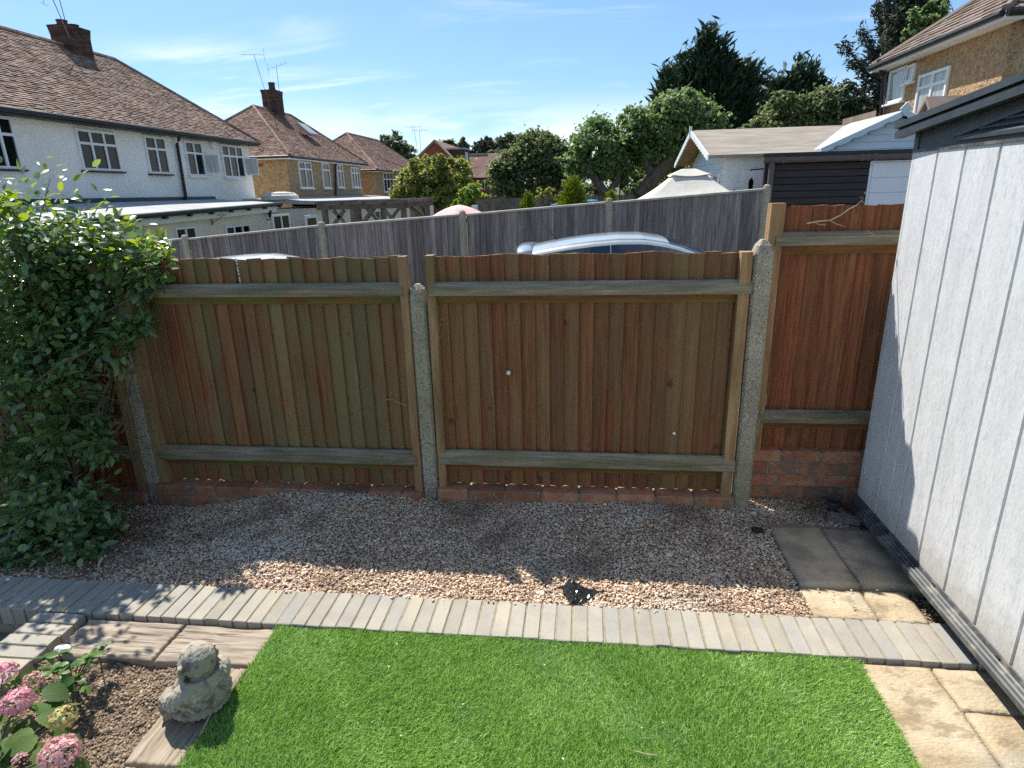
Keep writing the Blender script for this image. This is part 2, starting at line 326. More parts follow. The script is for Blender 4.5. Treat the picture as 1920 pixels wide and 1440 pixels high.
MT['olive'] = leafmat('dull green leaf', (0.095, 0.135, 0.06), (0.155, 0.205, 0.085), (0.235, 0.275, 0.125), 0.4, 0.55)
MT['cypress'] = leafmat('dark cypress spray', (0.016, 0.036, 0.020), (0.030, 0.060, 0.030), (0.055, 0.095, 0.045), 0.15, 0.6, 0.3)
MT['cedar'] = leafmat('grey green needle spray', (0.030, 0.042, 0.030), (0.050, 0.064, 0.044), (0.085, 0.095, 0.062), 0.15, 0.65, 0.3)
MT['maple'] = leafmat('yellow green maple leaf', (0.12, 0.18, 0.045), (0.25, 0.30, 0.075), (0.44, 0.42, 0.13), 0.42, 0.5)
MT['bright'] = leafmat('bright green leaf', (0.12, 0.22, 0.04), (0.20, 0.32, 0.055), (0.30, 0.42, 0.08), 0.45, 0.5)
MT['golden'] = leafmat('golden conifer spray', (0.07, 0.13, 0.015), (0.15, 0.21, 0.02), (0.24, 0.29, 0.03), 0.25, 0.6)
MT['fartree'] = leafmat('far tree leaf', (0.06, 0.09, 0.045), (0.095, 0.14, 0.065), (0.15, 0.195, 0.09), 0.38, 0.6)
MT['litter'] = leafmat('dead leaf litter', (0.10, 0.07, 0.04), (0.20, 0.145, 0.085), (0.34, 0.27, 0.16), 0.15, 0.8, 0.2)


# ------------------------------------------------------------------ mesh helpers
WORLD = {}


class MB:
    def __init__(s):
        s.v, s.f = [], []

    def add(s, verts, faces):
        o = len(s.v)
        s.v += [tuple(p) for p in verts]
        s.f += [tuple(i + o for i in q) for q in faces]
        return s

    def quad(s, a, b, c, d):
        return s.add([a, b, c, d], [(0, 1, 2, 3)])

    def hexa(s, p):
        return s.add(p, [(3, 2, 1, 0), (4, 5, 6, 7), (0, 1, 5, 4), (1, 2, 6, 5), (2, 3, 7, 6), (3, 0, 4, 7)])

    def box(s, lo, hi):
        (x0, y0, z0), (x1, y1, z1) = lo, hi
        return s.hexa([(x0, y0, z0), (x1, y0, z0), (x1, y1, z0), (x0, y1, z0), (x0, y0, z1), (x1, y0, z1), (x1, y1, z1), (x0, y1, z1)])

    def cbox(s, lo, hi, b, jit=0.0):
        """box with chamfered top and upright edges"""
        (x0, y0, z0), (x1, y1, z1) = lo, hi
        j = lambda: random.uniform(-jit, jit)
        ring = lambda i, z: [(x0 + i + b + j(), y0 + i + j(), z + j() * .5), (x1 - i - b + j(), y0 + i + j(), z + j() * .5), (x1 - i + j(), y0 + i + b + j(), z + j() * .5), (x1 - i + j(), y1 - i - b + j(), z + j() * .5),
                             (x1 - i - b + j(), y1 - i + j(), z + j() * .5), (x0 + i + b + j(), y1 - i + j(), z + j() * .5), (x0 + i + j(), y1 - i - b + j(), z + j() * .5), (x0 + i + j(), y0 + i + b + j(), z + j() * .5)]
        v = ring(0, z0) + ring(0, z1 - b) + ring(b, z1)
        f = [tuple(range(7, -1, -1)), tuple(range(16, 24))]
        for k in range(8):
            k2 = (k + 1) % 8
            f += [(k, k2, 8 + k2, 8 + k), (8 + k, 8 + k2, 16 + k2, 16 + k)]
        return s.add(v, f)

    def bar(s, a, b, w, h=None, up=(0, 0, 1)):
        """square bar from a to b"""
        a, b, up = Vector(a), Vector(b), Vector(up)
        h = h or w
        d = (b - a).normalized()
        sx = d.cross(up)
        sx = sx.normalized() if sx.length > 1e-5 else Vector((1, 0, 0))
        uz = sx.cross(d)
        q = [(-1, -1), (1, -1), (1, 1), (-1, 1)]
        return s.hexa([a + sx * (i * w / 2) + uz * (k * h / 2) for i, k in q] + [b + sx * (i * w / 2) + uz * (k * h / 2) for i, k in q])

    def tube(s, pts, rad, n=6):
        pts = [Vector(p) for p in pts]
        if not isinstance(rad, (list, tuple)):
            rad = [rad] * len(pts)
        v, f = [], []
        for i, p in enumerate(pts):
            d = (pts[min(i + 1, len(pts) - 1)] - pts[max(i - 1, 0)]).normalized()
            a = d.orthogonal().normalized() if abs(d.z) > .99 else d.cross(Vector((0, 0, 1))).normalized()
            c = d.cross(a)
            for k in range(n):
                w_ = 2 * math.pi * k / n
                v.append(p + (a * math.cos(w_) + c * math.sin(w_)) * rad[i])
        for i in range(len(pts) - 1):
            for k in range(n):
                k2 = (k + 1) % n
                f.append((i * n + k, i * n + k2, (i + 1) * n + k2, (i + 1) * n + k))
        f += [tuple(range(n - 1, -1, -1)), tuple(range((len(pts) - 1) * n, len(pts) * n))]
        return s.add(v, f)

    def prism(s, poly, axis, t0, t1):
        """extrude a closed 2D polygon along axis 0, 1 or 2"""
        def pt(u, v, t_):
            return (t_, u, v) if axis == 0 else (u, t_, v) if axis == 1 else (u, v, t_)
        n = len(poly)
        v = [pt(a, b, t0) for a, b in poly] + [pt(a, b, t1) for a, b in poly]
        f = [tuple(range(n - 1, -1, -1)), tuple(range(n, 2 * n))] + [(k, (k + 1) % n, n + (k + 1) % n, n + k) for k in range(n)]
        return s.add(v, f)

    def loft(s, rings, closed=True, caps=True):
        n = len(rings[0])
        v = [p for r_ in rings for p in r_]
        f = []
        for i in range(len(rings) - 1):
            for k in range(n if closed else n - 1):
                k2 = (k + 1) % n
                f.append((i * n + k, i * n + k2, (i + 1) * n + k2, (i + 1) * n + k))
        if caps and closed:
            f += [tuple(range(n - 1, -1, -1)), tuple(range((len(rings) - 1) * n, len(rings) * n))]
        return s.add(v, f)

    def build(s, name, mat, parent=None, smooth=False, base=None, label=None, **kw):
        pts = np.array(s.v, dtype=float)
        if parent is not None:
            base = WORLD[parent.name]
        elif base is None:
            base = Vector(((pts[:, 0].min() + pts[:, 0].max()) / 2, (pts[:, 1].min() + pts[:, 1].max()) / 2, pts[:, 2].min()))
        me = bpy.data.meshes.new(name)
        me.from_pydata([tuple(p) for p in pts - np.array(base)], [], s.f)
        return link(name, me, mat, parent, base, smooth, label, **kw)


def link(name, me, mat, parent=None, base=(0, 0, 0), smooth=False, label=None, cat=None, group=None, kind=None):
    if mat is not None and not me.materials:
        me.materials.append(MT[mat] if isinstance(mat, str) else mat)
    if smooth:
        me.polygons.foreach_set('use_smooth', [True] * len(me.polygons))
    me.validate()
    o = bpy.data.objects.new(name, me)
    COL.objects.link(o)
    if parent is not None:
        o.parent = parent
        WORLD[o.name] = WORLD[parent.name]
    else:
        o.location = base
        WORLD[o.name] = Vector(base)
    tag(o, label, cat, group, kind)
    return o


def tag(o, label=None, cat=None, group=None, kind=None):
    for k, v in (('label', label), ('category', cat), ('group', group), ('kind', kind)):
        if v:
            o[k] = v
    return o


def thing(name, loc, label=None, cat=None, group=None, kind=None):
    o = bpy.data.objects.new(name, None)
    COL.objects.link(o)
    o.location = loc
    o.empty_display_size = 0.1
    WORLD[o.name] = Vector(loc)
    return tag(o, label, cat, group, kind)


def inst(me, name, parent, wloc, rot=(0, 0, 0), scale=(1, 1, 1)):
    """a copy of a piece that shares its mesh, at a world position"""
    o = bpy.data.objects.new(name, me)
    COL.objects.link(o)
    base = WORLD[parent.name] if parent is not None else Vector((0, 0, 0))
    o.parent = parent
    o.location = Vector(wloc) - base
    o.rotation_euler = rot
    o.scale = scale
    WORLD[o.name] = Vector(wloc)
    return o


def mesh_of(mb, name, mat, smooth=False):
    me = bpy.data.meshes.new(name)
    me.from_pydata(mb.v, [], mb.f)
    me.materials.append(MT[mat] if isinstance(mat, str) else mat)
    if smooth:
        me.polygons.foreach_set('use_smooth', [True] * len(me.polygons))
    me.validate()
    return me


def np_mesh(name, verts, faces, mat, smooth=False):
    """verts (n,3) and faces (m,k) arrays, k = 3 or 4"""
    me = bpy.data.meshes.new(name)
    verts = np.ascontiguousarray(verts, dtype=np.float32)
    faces = np.ascontiguousarray(faces, dtype=np.int32)
    k = faces.shape[1]
    me.vertices.add(len(verts))
    me.vertices.foreach_set('co', verts.ravel())
    me.loops.add(faces.size)
    me.loops.foreach_set('vertex_index', faces.ravel())
    me.polygons.add(len(faces))
    me.polygons.foreach_set('loop_start', np.arange(len(faces), dtype=np.int32) * k)
    me.polygons.foreach_set('loop_total', np.full(len(faces), k, dtype=np.int32))
    if smooth:
        me.polygons.foreach_set('use_smooth', np.ones(len(faces), dtype=bool))
    me.update(calc_edges=True)
    me.materials.append(MT[mat] if isinstance(mat, str) else mat)
    return me


def ns(x, y, z=0.0):
    return mnoise.noise(Vector((x, y, z)))


def fbm(x, y, z=0.0, o=4):
    return mnoise.fractal(Vector((x, y, z)), 0.8, 2.1, o)


def frames(nrm):
    """two unit vectors at right angles to each row of nrm, turned at random"""
    nrm = nrm / np.linalg.norm(nrm, axis=1, keepdims=True)
    a = rng.normal(size=nrm.shape)
    u = np.cross(nrm, a)
    u /= np.linalg.norm(u, axis=1, keepdims=True)
    return nrm, u, np.cross(nrm, u)


def leaf_quads(cen, nrm, size, aspect=0.55, along=None, fold=0.15):
    """one folded leaf (two triangles) for each centre"""
    n_, u, v = frames(nrm)
    if along is not None:
        u = along / np.linalg.norm(along, axis=1, keepdims=True)
        v = np.cross(n_, u)
        v /= np.linalg.norm(v, axis=1, keepdims=True) + 1e-9
    s = size[:, None]
    a = cen - u * s * 0.5
    c = cen + u * s * 0.5
    l = cen + v * s * aspect * 0.5 + n_ * s * fold
    r = cen - v * s * aspect * 0.5 + n_ * s * fold
    V = np.stack([a, l, c, r], 1).reshape(-1, 3)
    k = np.arange(len(cen))[:, None] * 4
    F = np.concatenate([k + [0, 2, 1], k + [0, 3, 2]], 1).reshape(-1, 3)
    return V, F


# ------------------------------------------------------------------ ground
def slope(x):
    return min(0.35, max(-0.78, 0.02 + 0.059 * (x - 2.7)))


xs = [-900, -200, -60, -30, -20, -15, -11, -8, -5, -2, 1, 3, 6, 8, 12, 20, 60, 200, 900]
ys = [-60, -3, 3.62, 3.66, 5, 8, 10, 12, 16, 20, 30, 50, 100, 400, 1500]
g = MB()
for y in ys:
    for x in xs:
        g.v.append((x, y, -0.30 if y < 3.64 else slope(x)))
for j in range(len(ys) - 1):
    for i in range(len(xs) - 1):
        k = j * len(xs) + i
        g.f.append((k, k + 1, k + 1 + len(xs), k + len(xs)))
g.build('ground', 'earth', base=(0, 0, 0), kind='structure')
g = MB()
for y in (3.9, 9.85):
    for x in (-30, -15, -10.9, -8, -5, -2, 1, 3, 8, 9.5):
        g.v.append((x, y, slope(x) + 0.006))
for i in range(9):
    g.f.append((i, i + 1, i + 11, i + 10))
g.build('driveway', 'asphalt', base=(0, 0, 0), kind='structure')
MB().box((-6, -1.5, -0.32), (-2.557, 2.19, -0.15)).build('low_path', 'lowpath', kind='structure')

# ------------------------------------------------------------------ brick edging strip
strip = thing('brick_path', (0, 2.31, -0.1), 'strip of grey edge-laid bricks between gravel and lawn', kind='structure')
me_b = []
for k in range(6):
    mb = MB()
    mb.cbox((-0.0308, -0.12, -0.09), (0.0308, 0.12, 0.0), 0.0028, 0.0012)
    me_b.append(mesh_of(mb, 'brick', 'paver'))
PIT = 0.0705
x = 1.625
while x > -4.2:
    inst(random.choice(me_b), 'brick', strip, (x + random.uniform(-.001, .001), 2.311 + random.uniform(-.003, .003), random.uniform(-.003, .002)),
         (random.uniform(-.008, .008), random.uniform(-.012, .012), random.uniform(-.008, .008) + (math.pi if random.random() < .5 else 0)))
    x -= PIT
MB().box((-4.22, 2.197, -0.30), (1.65, 2.426, -0.005)).build('mortar_bed', 'joint', strip)
arm = thing('brick_path', (-2.433, 1.5, -0.1), 'short arm of edge-laid bricks beside the lower path', kind='structure')
y = 2.15
while y > -0.5:
    inst(random.choice(me_b), 'brick', arm, (-2.433 + random.uniform(-.002, .002), y, random.uniform(-.003, .001) - 0.002), (random.uniform(-.01, .01), 0, math.pi / 2 + random.uniform(-.01, .01)))
    y -= PIT + 0.003
MB().box((-2.55, -0.52, -0.31), (-2.317, 2.187, -0.010)).build('mortar_bed', 'joint', arm)


# ------------------------------------------------------------------ gravel bed
def gz(x, y):
    t_ = min(1, max(0, (y - 2.45) / 0.95))
    z = -0.022 + 0.012 * ns(x * 2.3, y * 2.3) + 0.006 * ns(x * 7, y * 7, 3)
    z += t_ * (0.055 * math.exp(-((x + 1.55) / 0.55) ** 2) + 0.045 * math.exp(-((x - 0.35) / 0.5) ** 2) + 0.022)
    if x < -1.9:
        z -= t_ * 0.10 * min(1, (-1.9 - x) / 0.7)
    if x > 1.0 and y > 3.15:
        z += 0.01
    return z


def region(x, y):
    if y < 2.436 or x < -3.9 or x > 1.5:
        return False
    if x > 1.052 and y < 3.215:
        return False
    if y > 3.46 and not (x > 1.0 and y < 3.5):
        return False
    return True


bed = MB()
NX, NY = 120, 28
for j in range(NY + 1):
    for i in range(NX + 1):
        x, y = -4.0 + 5.55 * i / NX, 2.432 + 1.1 * j / NY
        bed.v.append((x, y, gz(x, y) - 0.006 if not (x > 1.05 and y < 3.2) else -0.12))
for j in range(NY):
    for i in range(NX):
        k = j * (NX + 1) + i
        bed.f.append((k, k + 1, k + 2 + NX, k + 1 + NX))
bed = bed.build('gravel_bed', 'under', base=(0, 0, 0), smooth=True, kind='structure', label='bed of pea shingle in front of the brown fence')

ICO = MB()
ph = (1 + 5 ** .5) / 2
ICO_V = np.array([(-1, ph, 0), (1, ph, 0), (-1, -ph, 0), (1, -ph, 0), (0, -1, ph), (0, 1, ph), (0, -1, -ph), (0, 1, -ph), (ph, 0, -1), (ph, 0, 1), (-ph, 0, -1), (-ph, 0, 1)], float) / math.hypot(1, ph)
ICO_F = np.array([(0, 11, 5), (0, 5, 1), (0, 1, 7), (0, 7, 10), (0, 10, 11), (1, 5, 9), (5, 11, 4), (11, 10, 2), (10, 7, 6), (7, 1, 8), (3, 9, 4), (3, 4, 2), (3, 2, 6), (3, 6, 8), (3, 8, 9), (4, 9, 5), (2, 4, 11), (6, 2, 10), (8, 6, 7), (9, 8, 1)])


OCT_V = np.array([(1, 0, 0), (-1, 0, 0), (0, 1, 0), (0, -1, 0), (0, 0, 1), (0, 0, -1)], float)
OCT_F = np.array([(0, 2, 4), (2, 1, 4), (1, 3, 4), (3, 0, 4), (2, 0, 5), (1, 2, 5), (3, 1, 5), (0, 3, 5)])


def pebbles(pts, size, flat=0.62, fine=True):
    n = len(pts)
    PV, PF = (ICO_V, ICO_F) if fine else (OCT_V * 1.12, OCT_F)
    q = rng.normal(size=(n, 4))
    q /= np.linalg.norm(q, axis=1, keepdims=True)
    a, b, c, d = q.T
    R = np.stack([1 - 2 * (c * c + d * d), 2 * (b * c - a * d), 2 * (b * d + a * c), 2 * (b * c + a * d), 1 - 2 * (b * b + d * d), 2 * (c * d - a * b), 2 * (b * d - a * c), 2 * (c * d + a * b), 1 - 2 * (b * b + c * c)], 1).reshape(n, 3, 3)
    s = size[:, None] * np.stack([rng.uniform(.8, 1.35, n), rng.uniform(.7, 1.0, n), rng.uniform(.5, .8, n)], 1)
    V = PV[None] * (1 + rng.normal(0, .10 if fine else .16, (n, len(PV), 1)))
    V = np.einsum('nij,nkj->nki', R, V * s[:, None, :])
    V[:, :, 2] *= flat
    V += pts[:, None, :]
    F = PF[None] + (np.arange(n) * len(PV))[:, None, None]
    return V.reshape(-1, 3), F.reshape(-1, 3)


pts = []
while len(pts) < 60000:
    x = random.uniform(-3.2, 1.5)
    y = random.uniform(2.436, 3.5)
    if not region(x, y):
        continue
    if x < -2.55 and random.random() < .6:
        continue
    pts.append((x, y, gz(x, y) + random.uniform(-.003, .006)))
# a few strays kicked on to the paving
for k in range(60):
    pts.append((random.uniform(-2, 1.0), random.gauss(2.425, .012), 0.003))
for k in range(45):
    pts.append((random.uniform(1.08, 1.58), random.uniform(2.5, 3.2), 0.006))
pts = np.array(pts)
V, F = pebbles(pts, rng.gamma(6, .0056 / 6, len(pts)) + .0012, .62, False)
link('gravel_stones', np_mesh('gravel_stones', V, F, 'gravel', True), None, bed, kind='stuff')

# leaf litter under the shrub and in the corner by the store
lp = np.array([(random.gauss(-2.75, .35), random.gauss(2.75, .25), 0) for _ in range(900)] + [(random.gauss(1.42, .10), random.gauss(3.36, .08), .02) for _ in range(260)] + [(random.uniform(-2.6, 1.4), 3.40 + random.gauss(0, .03), 0) for _ in range(160)])
lp = lp[(lp[:, 1] > 2.44) & (lp[:, 0] < 1.52) & (lp[:, 1] < 3.46)]
lp[:, 2] += np.array([gz(a, b) + .008 + random.random() * .012 for a, b, _ in lp])
V, F = leaf_quads(lp, np.array([0, 0, 1.0]) + rng.normal(0, .55, lp.shape), rng.uniform(.012, .038, len(lp)), .5)
o = link('leaf_litter', np_mesh('leaf_litter', V, F, 'litter'), None, None, (0, 0, 0), kind='stuff', label='dead leaves scattered over the gravel along the fence', cat='leaf litter')


# ------------------------------------------------------------------ slabs, sleepers
def stone(L, Wd, T, nx, ny, hfun, rnd=0.008, name='slab', mat='slab', irregular=0.0, smooth=True):
    """slab with a worked top: a displaced grid whose rim turns over into the sides"""
    mb = MB()
    rows = []
    for j in range(ny + 1):
        row = []
        for i in range(nx + 1):
            u, v = i / nx, j / ny
            x, y = (u - .5) * L, (v - .5) * Wd
            e = min(min(u, 1 - u) * L, min(v, 1 - v) * Wd)
            z = hfun(x, y)
            if e < rnd:
                z -= rnd * (1 - math.sqrt(max(0, 1 - (1 - e / rnd) ** 2))) * .8
            if irregular:
                x += irregular * ns(x * 9, y * 9, 5 + L)
                y += irregular * ns(x * 9, y * 9, 9 + L)
            row.append(len(mb.v))
            mb.v.append((x, y, z))
        rows.append(row)
    for j in range(ny):
        for i in range(nx):
            mb.f.append((rows[j][i], rows[j][i + 1], rows[j + 1][i + 1], rows[j + 1][i]))
    rim = rows[0] + [r_[-1] for r_ in rows[1:]] + rows[-1][-2::-1] + [r_[0] for r_ in rows[-2:0:-1]]
    low = []
    for k in rim:
        x, y, z = mb.v[k]
        low.append(len(mb.v))
        mb.v.append((x, y, -T))
    n = len(rim)
    for k in range(n):
        k2 = (k + 1) % n
        mb.f.append((rim[k], low[k], low[k2], rim[k2]))
    return mesh_of(mb, name, mat, smooth)


paving = thing('paving', (1.33, 2.3, -0.06), 'buff riven sandstone paving slabs beside the grey store', kind='structure')


def slab(x0, x1, y0, y1, z, mat, seed, ir=0.006):
    L, Wd = x1 - x0, y1 - y0
    hf = lambda x, y: 0.004 * fbm(x * 6 + seed, y * 6, seed) + 0.002 * ns(x * 30, y * 18, seed)
    me = stone(L, Wd, 0.05, max(8, int(L / .018)), max(8, int(Wd / .018)), hf, .005, 'slab', mat, ir * .4)
    inst(me, 'slab', paving, ((x0 + x1) / 2, (y0 + y1) / 2, z))


slab(1.058, 1.331, 2.672, 3.20, 0.012, 'slabdark', 1)
slab(1.340, 1.655, 2.684, 3.20, 0.010, 'slabdark', 2, .012)
slab(1.052, 1.326, 2.440, 2.655, -0.006, 'slab', 3)
slab(1.336, 1.535, 2.440, 2.662, -0.008, 'slab', 4, .014)
slab(1.138, 1.406, 1.30, 2.180, -0.020, 'slab', 5)
slab(1.414, 1.655, 1.968, 2.180, -0.021, 'slab', 6)
slab(1.414, 1.900, 1.30, 1.960, -0.023, 'slab', 7)
slab(1.138, 1.900, 0.62, 1.292, -0.031, 'slab', 8)
slab(1.138, 1.900, -0.40, 0.612, -0.031, 'slab', 9)
MB().box((1.05, -0.42, -0.30), (1.92, 2.186, -0.068)).build('paving_bed', 'soil', base=(1.4, 1, -.3), kind='structure')
MB().box((1.052, 2.436, -0.30), (1.92, 3.52, -0.052)).build('paving_bed', 'soil', base=(1.4, 3, -.3), kind='structure')
cb = [(random.uniform(1.49, 1.66), random.uniform(2.44, 2.70), -.045 + random.random() * .02) for _ in range(420)] + [(random.uniform(1.06, 1.55), random.gauss(2.664, .008), -.028) for _ in range(260)] + [(random.uniform(1.5, 1.6), random.uniform(2.7, 3.25), .0) for _ in range(240)]
V, F = pebbles(np.array(cb), rng.uniform(.002, .008, len(cb)), .8)
link('soil_crumbs', np_mesh('soil_crumbs', V, F, 'clod', True), None, None, (0, 0, 0), kind='stuff', label='loose soil crumbs in the gaps beside the slabs', cat='soil')


def grain(seed, ax):
    def hf(x, y):
        a, b = (x, y) if ax == 0 else (y, x)
        w_ = b + .012 * ns(a * 5, b * 9, seed)
        r1 = 1 - abs(ns(a * 1.6, w_ * 34, seed)) * 2
        r2 = 1 - abs(ns(a * 2.6, w_ * 80, seed + 4)) * 2
        return -0.0065 * max(0, r1 - .55) * 2.2 - 0.0030 * max(0, r2 - .5) * 2 + 0.003 * fbm(a * 5, b * 5, seed)
    return hf


def sleeper(x0, x1, y0, y1, z, ax, seed, label, mat):
    me = stone(x1 - x0, y1 - y0, .07, 110 if ax == 0 else 44, 44 if ax == 0 else 110, grain(seed, ax), .012, 'sleeper', mat, .006)
    o = bpy.data.objects.new('sleeper', me)
    COL.objects.link(o)
    o.location = ((x0 + x1) / 2, (y0 + y1) / 2, z)
    o.rotation_euler = (random.uniform(-.01, .01), random.uniform(-.01, .01), random.uniform(-.006, .006))
    tag(o, label, 'sleeper', 'wood-effect sleepers round the flower bed')


sleeper(-2.288, -1.812, 1.948, 2.176, -0.018, 0, 3.3, 'buff wood-effect sleeper against the brick arm, in partial leaf shade', 'sleeper')
sleeper(-1.800, -1.366, 1.952, 2.180, -0.020, 0, 8.1, 'buff wood-effect sleeper behind the stone statue, touching the lawn corner', 'sleeper')
sleeper(-1.585, -1.372, 1.485, 1.942, -0.022, 1, 5.2, 'grey brown wood-effect sleeper on which the stone statue sits', 'sleeper2')
sleeper(-1.565, -1.352, 0.95, 1.475, -0.024, 1, 6.7, 'grey brown wood-effect sleeper at the bottom edge of the photo', 'sleeper2')

# soil bed
sb = MB()
NX, NY = 60, 70
for j in range(NY + 1):
    for i in range(NX + 1):
        x, y = -2.32 + .78 * i / NX, .4 + 1.55 * j / NY
        sb.v.append((x, y, -0.055 + .022 * fbm(x * 4, y * 4, 2) + .01 * ns(x * 16, y * 16)))
for j in range(NY):
    for i in range(NX):
        k = j * (NX + 1) + i
        sb.f.append((k, k + 1, k + 2 + NX, k + 1 + NX))
soil = sb.build('flower_bed', 'soil', base=(0, 0, 0), smooth=True, kind='structure', label='crumbly brown soil of the corner flower bed')
cp = []
for k in range(13000):
    x, y = random.uniform(-2.3, -1.56), random.uniform(.9, 1.945)
    cp.append((x, y, -0.055 + .022 * fbm(x * 4, y * 4, 2) + .01 * ns(x * 16, y * 16) + random.uniform(-.001, .004)))
cp = np.array(cp)
V, F = pebbles(cp, rng.gamma(3, .0042 / 3, len(cp)) + .001, .8, False)
link('soil_crumbs', np_mesh('soil_crumbs', V, F, 'clod', True), None, soil, kind='stuff')

# ------------------------------------------------------------------ lawn
LX0, LX1, LY0, LY1 = -1.362, 1.130, -0.6, 2.197
lawn = MB().box((LX0, LY0, -0.05), (LX1, LY1, -0.018)).build('lawn', 'turfback', base=(0, 0, 0), kind='structure', label='rectangle of bright green artificial grass')


def blades(n, x0, x1, y0, y1, wmul=1.0):
    bx = rng.uniform(x0, x1, n)
    by = rng.uniform(y0, y1, n)
    bx = np.where(bx < LX0 + .02, bx + rng.normal(0, .004, n), bx)
    hgt = rng.uniform(.012, .024, n)
    flat_ = np.clip(np.sin(bx * 5.3 + 1.7) * np.sin(by * 7.1 + .6 + bx) + .35 * np.sin(bx * 17 + by * 13), 0, 1)
    hgt *= 1 - .45 * flat_
    edge_ = np.minimum(bx - LX0, LX1 - bx) < .02
    hgt *= np.where(edge_, rng.uniform(.5, 1.35, n), 1)
    lie = 0.9 * np.sin(bx * 3.1 + 1.2 * np.sin(by * 4.0)) + rng.normal(0, 1.0, n) + 1.2
    lean = rng.uniform(.35, 1.5, n) * (1 + .7 * flat_)
    dx, dy = np.cos(lie) * lean * hgt, np.sin(lie) * lean * hgt
    wd = rng.uniform(.0010, .0019, n) * wmul
    pa = rng.uniform(0, np.pi, n)
    wx, wy = np.cos(pa) * wd, np.sin(pa) * wd
    z0 = np.full(n, -.02)
    a = np.stack([bx - wx, by - wy, z0], 1)
    b = np.stack([bx + wx, by + wy, z0], 1)
    c = np.stack([bx + wx * .8 + dx * .4, by + wy * .8 + dy * .4, z0 + hgt * .65], 1)
    d = np.stack([bx - wx * .8 + dx * .4, by - wy * .8 + dy * .4, z0 + hgt * .65], 1)
    e = np.stack([bx + dx, by + dy, z0 + hgt], 1)
    V = np.stack([a, b, c, d, e], 1).reshape(-1, 3)
    k = np.arange(n)[:, None] * 5
    F = np.concatenate([k + [0, 1, 2], k + [0, 2, 3], k + [3, 2, 4]], 1).reshape(-1, 3)
    return V, F


V1, F1 = blades(262000, LX0, LX1, 1.15, LY1)
V2, F2 = blades(34000, LX0, LX1, LY0, 1.15, 2.2)
link('grass_blades', np_mesh('grass_blades', np.concatenate([V1, V2]), np.concatenate([F1, F2 + len(V1)]), 'blade'), None, lawn, kind='stuff')

dp_ = np.array([(random.uniform(LX0 + .05, LX1 - .05), random.uniform(1.3, 2.18), -.003 + random.random() * .004) for _ in range(38)])
V, F = pebbles(dp_, rng.gamma(2, .0009, len(dp_)) + .0012, .7)
link('lawn_litter', np_mesh('lawn_litter', V, F, 'chalk', True), None, lawn, kind='stuff')

# ------------------------------------------------------------------ brown fence
FY = 3.455
me_board = {}


def board_mesh(h, wdt, mat, var):
    key = (round(h, 3), round(wdt, 3), mat, var)
    if key not in me_board:
        mb = MB()
        r0 = random.Random(var)
        top = r0.uniform(-.004, .004)
        mb.prism([(0, .0), (wdt - .002, -.022), (wdt, -.020), (wdt, -.0105), (wdt * .78, -.0085), (wdt * .78, .004), (0, .004)], 2, 0, h)
        v = mb.v
        mb.v = [(a, b, c + (top * (1 if a > .01 else -1) if c > .1 else 0)) for a, b, c in v]
        me_board[key] = mesh_of(mb, 'board', mat)
    return me_board[key]


def arris(mb, x0, x1, y, za, zb, d=.046):
    """rail: upper weathered face and a front nose"""
    mb.prism([(y, zb), (y - d * .35, zb), (y - d, zb - (zb - za) * .35), (y - d, za), (y, za)], 0, x0, x1)


def panel(x0, x1, y, z0, z1, rails, label, green, bat0, bat1, gap=None, mat='fence', battz=None, seed=0):
    t_ = thing('fence_panel', ((x0 + x1) / 2, y, z0), label, 'fence panel', 'brown feather-edge fence panels')
    n = max(3, int(round((x1 - x0 - .017) / .0835)))
    pit = (x1 - x0 - .1) / (n - 1)
    for k in range(n):
        hh = z1 - z0 + random.uniform(-.007, .006)
        o = inst(board_mesh(z1 - z0, .1, mat, (k * 7 + seed) % 5), 'board', t_, (x0 + k * pit + random.uniform(-.002, .002), y + random.uniform(-.0006, .0006) + (k % 2) * .0007, z0),
                 (0, random.uniform(-.003, .003), 0), (1, 1, hh / (z1 - z0)))
        if gap is not None and k == gap:       # a board with a split that lets light through
            sp_ = MB()
            hb = z1 - z0
            for a_, b_, c_, d_ in ((0, .1, 0, .33), (0, .052, .33, .86), (.0615, .1, .33, .86), (0, .1, .86, hb)):
                sp_.prism([(a_, -.24 * a_), (b_, -.24 * b_), (b_, .004), (a_, .004)], 2, c_, d_)
            o.data = mesh_of(sp_, 'board', mat)
            o.rotation_euler.y = 0
        o['green'] = float(max(0, green + random.uniform(-.22, .22)))
    for za, zb in rails:
        mb = MB()
        arris(mb, x0 + .004, x1 - .004, y - .0255, za, zb)
        r_ = mb.build('rail', 'rail', t_)
        r_['green'] = .3 if za > 1 else .8
        mb = MB()
        mb.prism([(y - .0255, za - .002), (y - .042, za - .002), (y - .020, za - .05), (y - .0255, za - .05)], 0, x0 + .004, x1 - .004)
        r_ = mb.build('rail', 'railunder', t_)
        r_['green'] = green
    for bx, b0, b1, hz in bat0 + bat1:
        mb = MB()
        zb0, zb1 = b0, b1
        mb.v = []
        segs = 7
        rings = []
        for i in range(segs + 1):
            zz = zb0 + (zb1 - zb0) * i / segs
            o_ = .0025 * ns(zz * 3, bx * 9)
            rings.append([(bx + o_, y - .064, zz), (bx + hz + o_, y - .062, zz), (bx + hz + o_, y + .006, zz), (bx + o_, y + .006, zz)])
        mb.loft(rings)
        r_ = mb.build('batten', 'batten', t_)
        r_['green'] = random.uniform(.2, .7)
    return t_


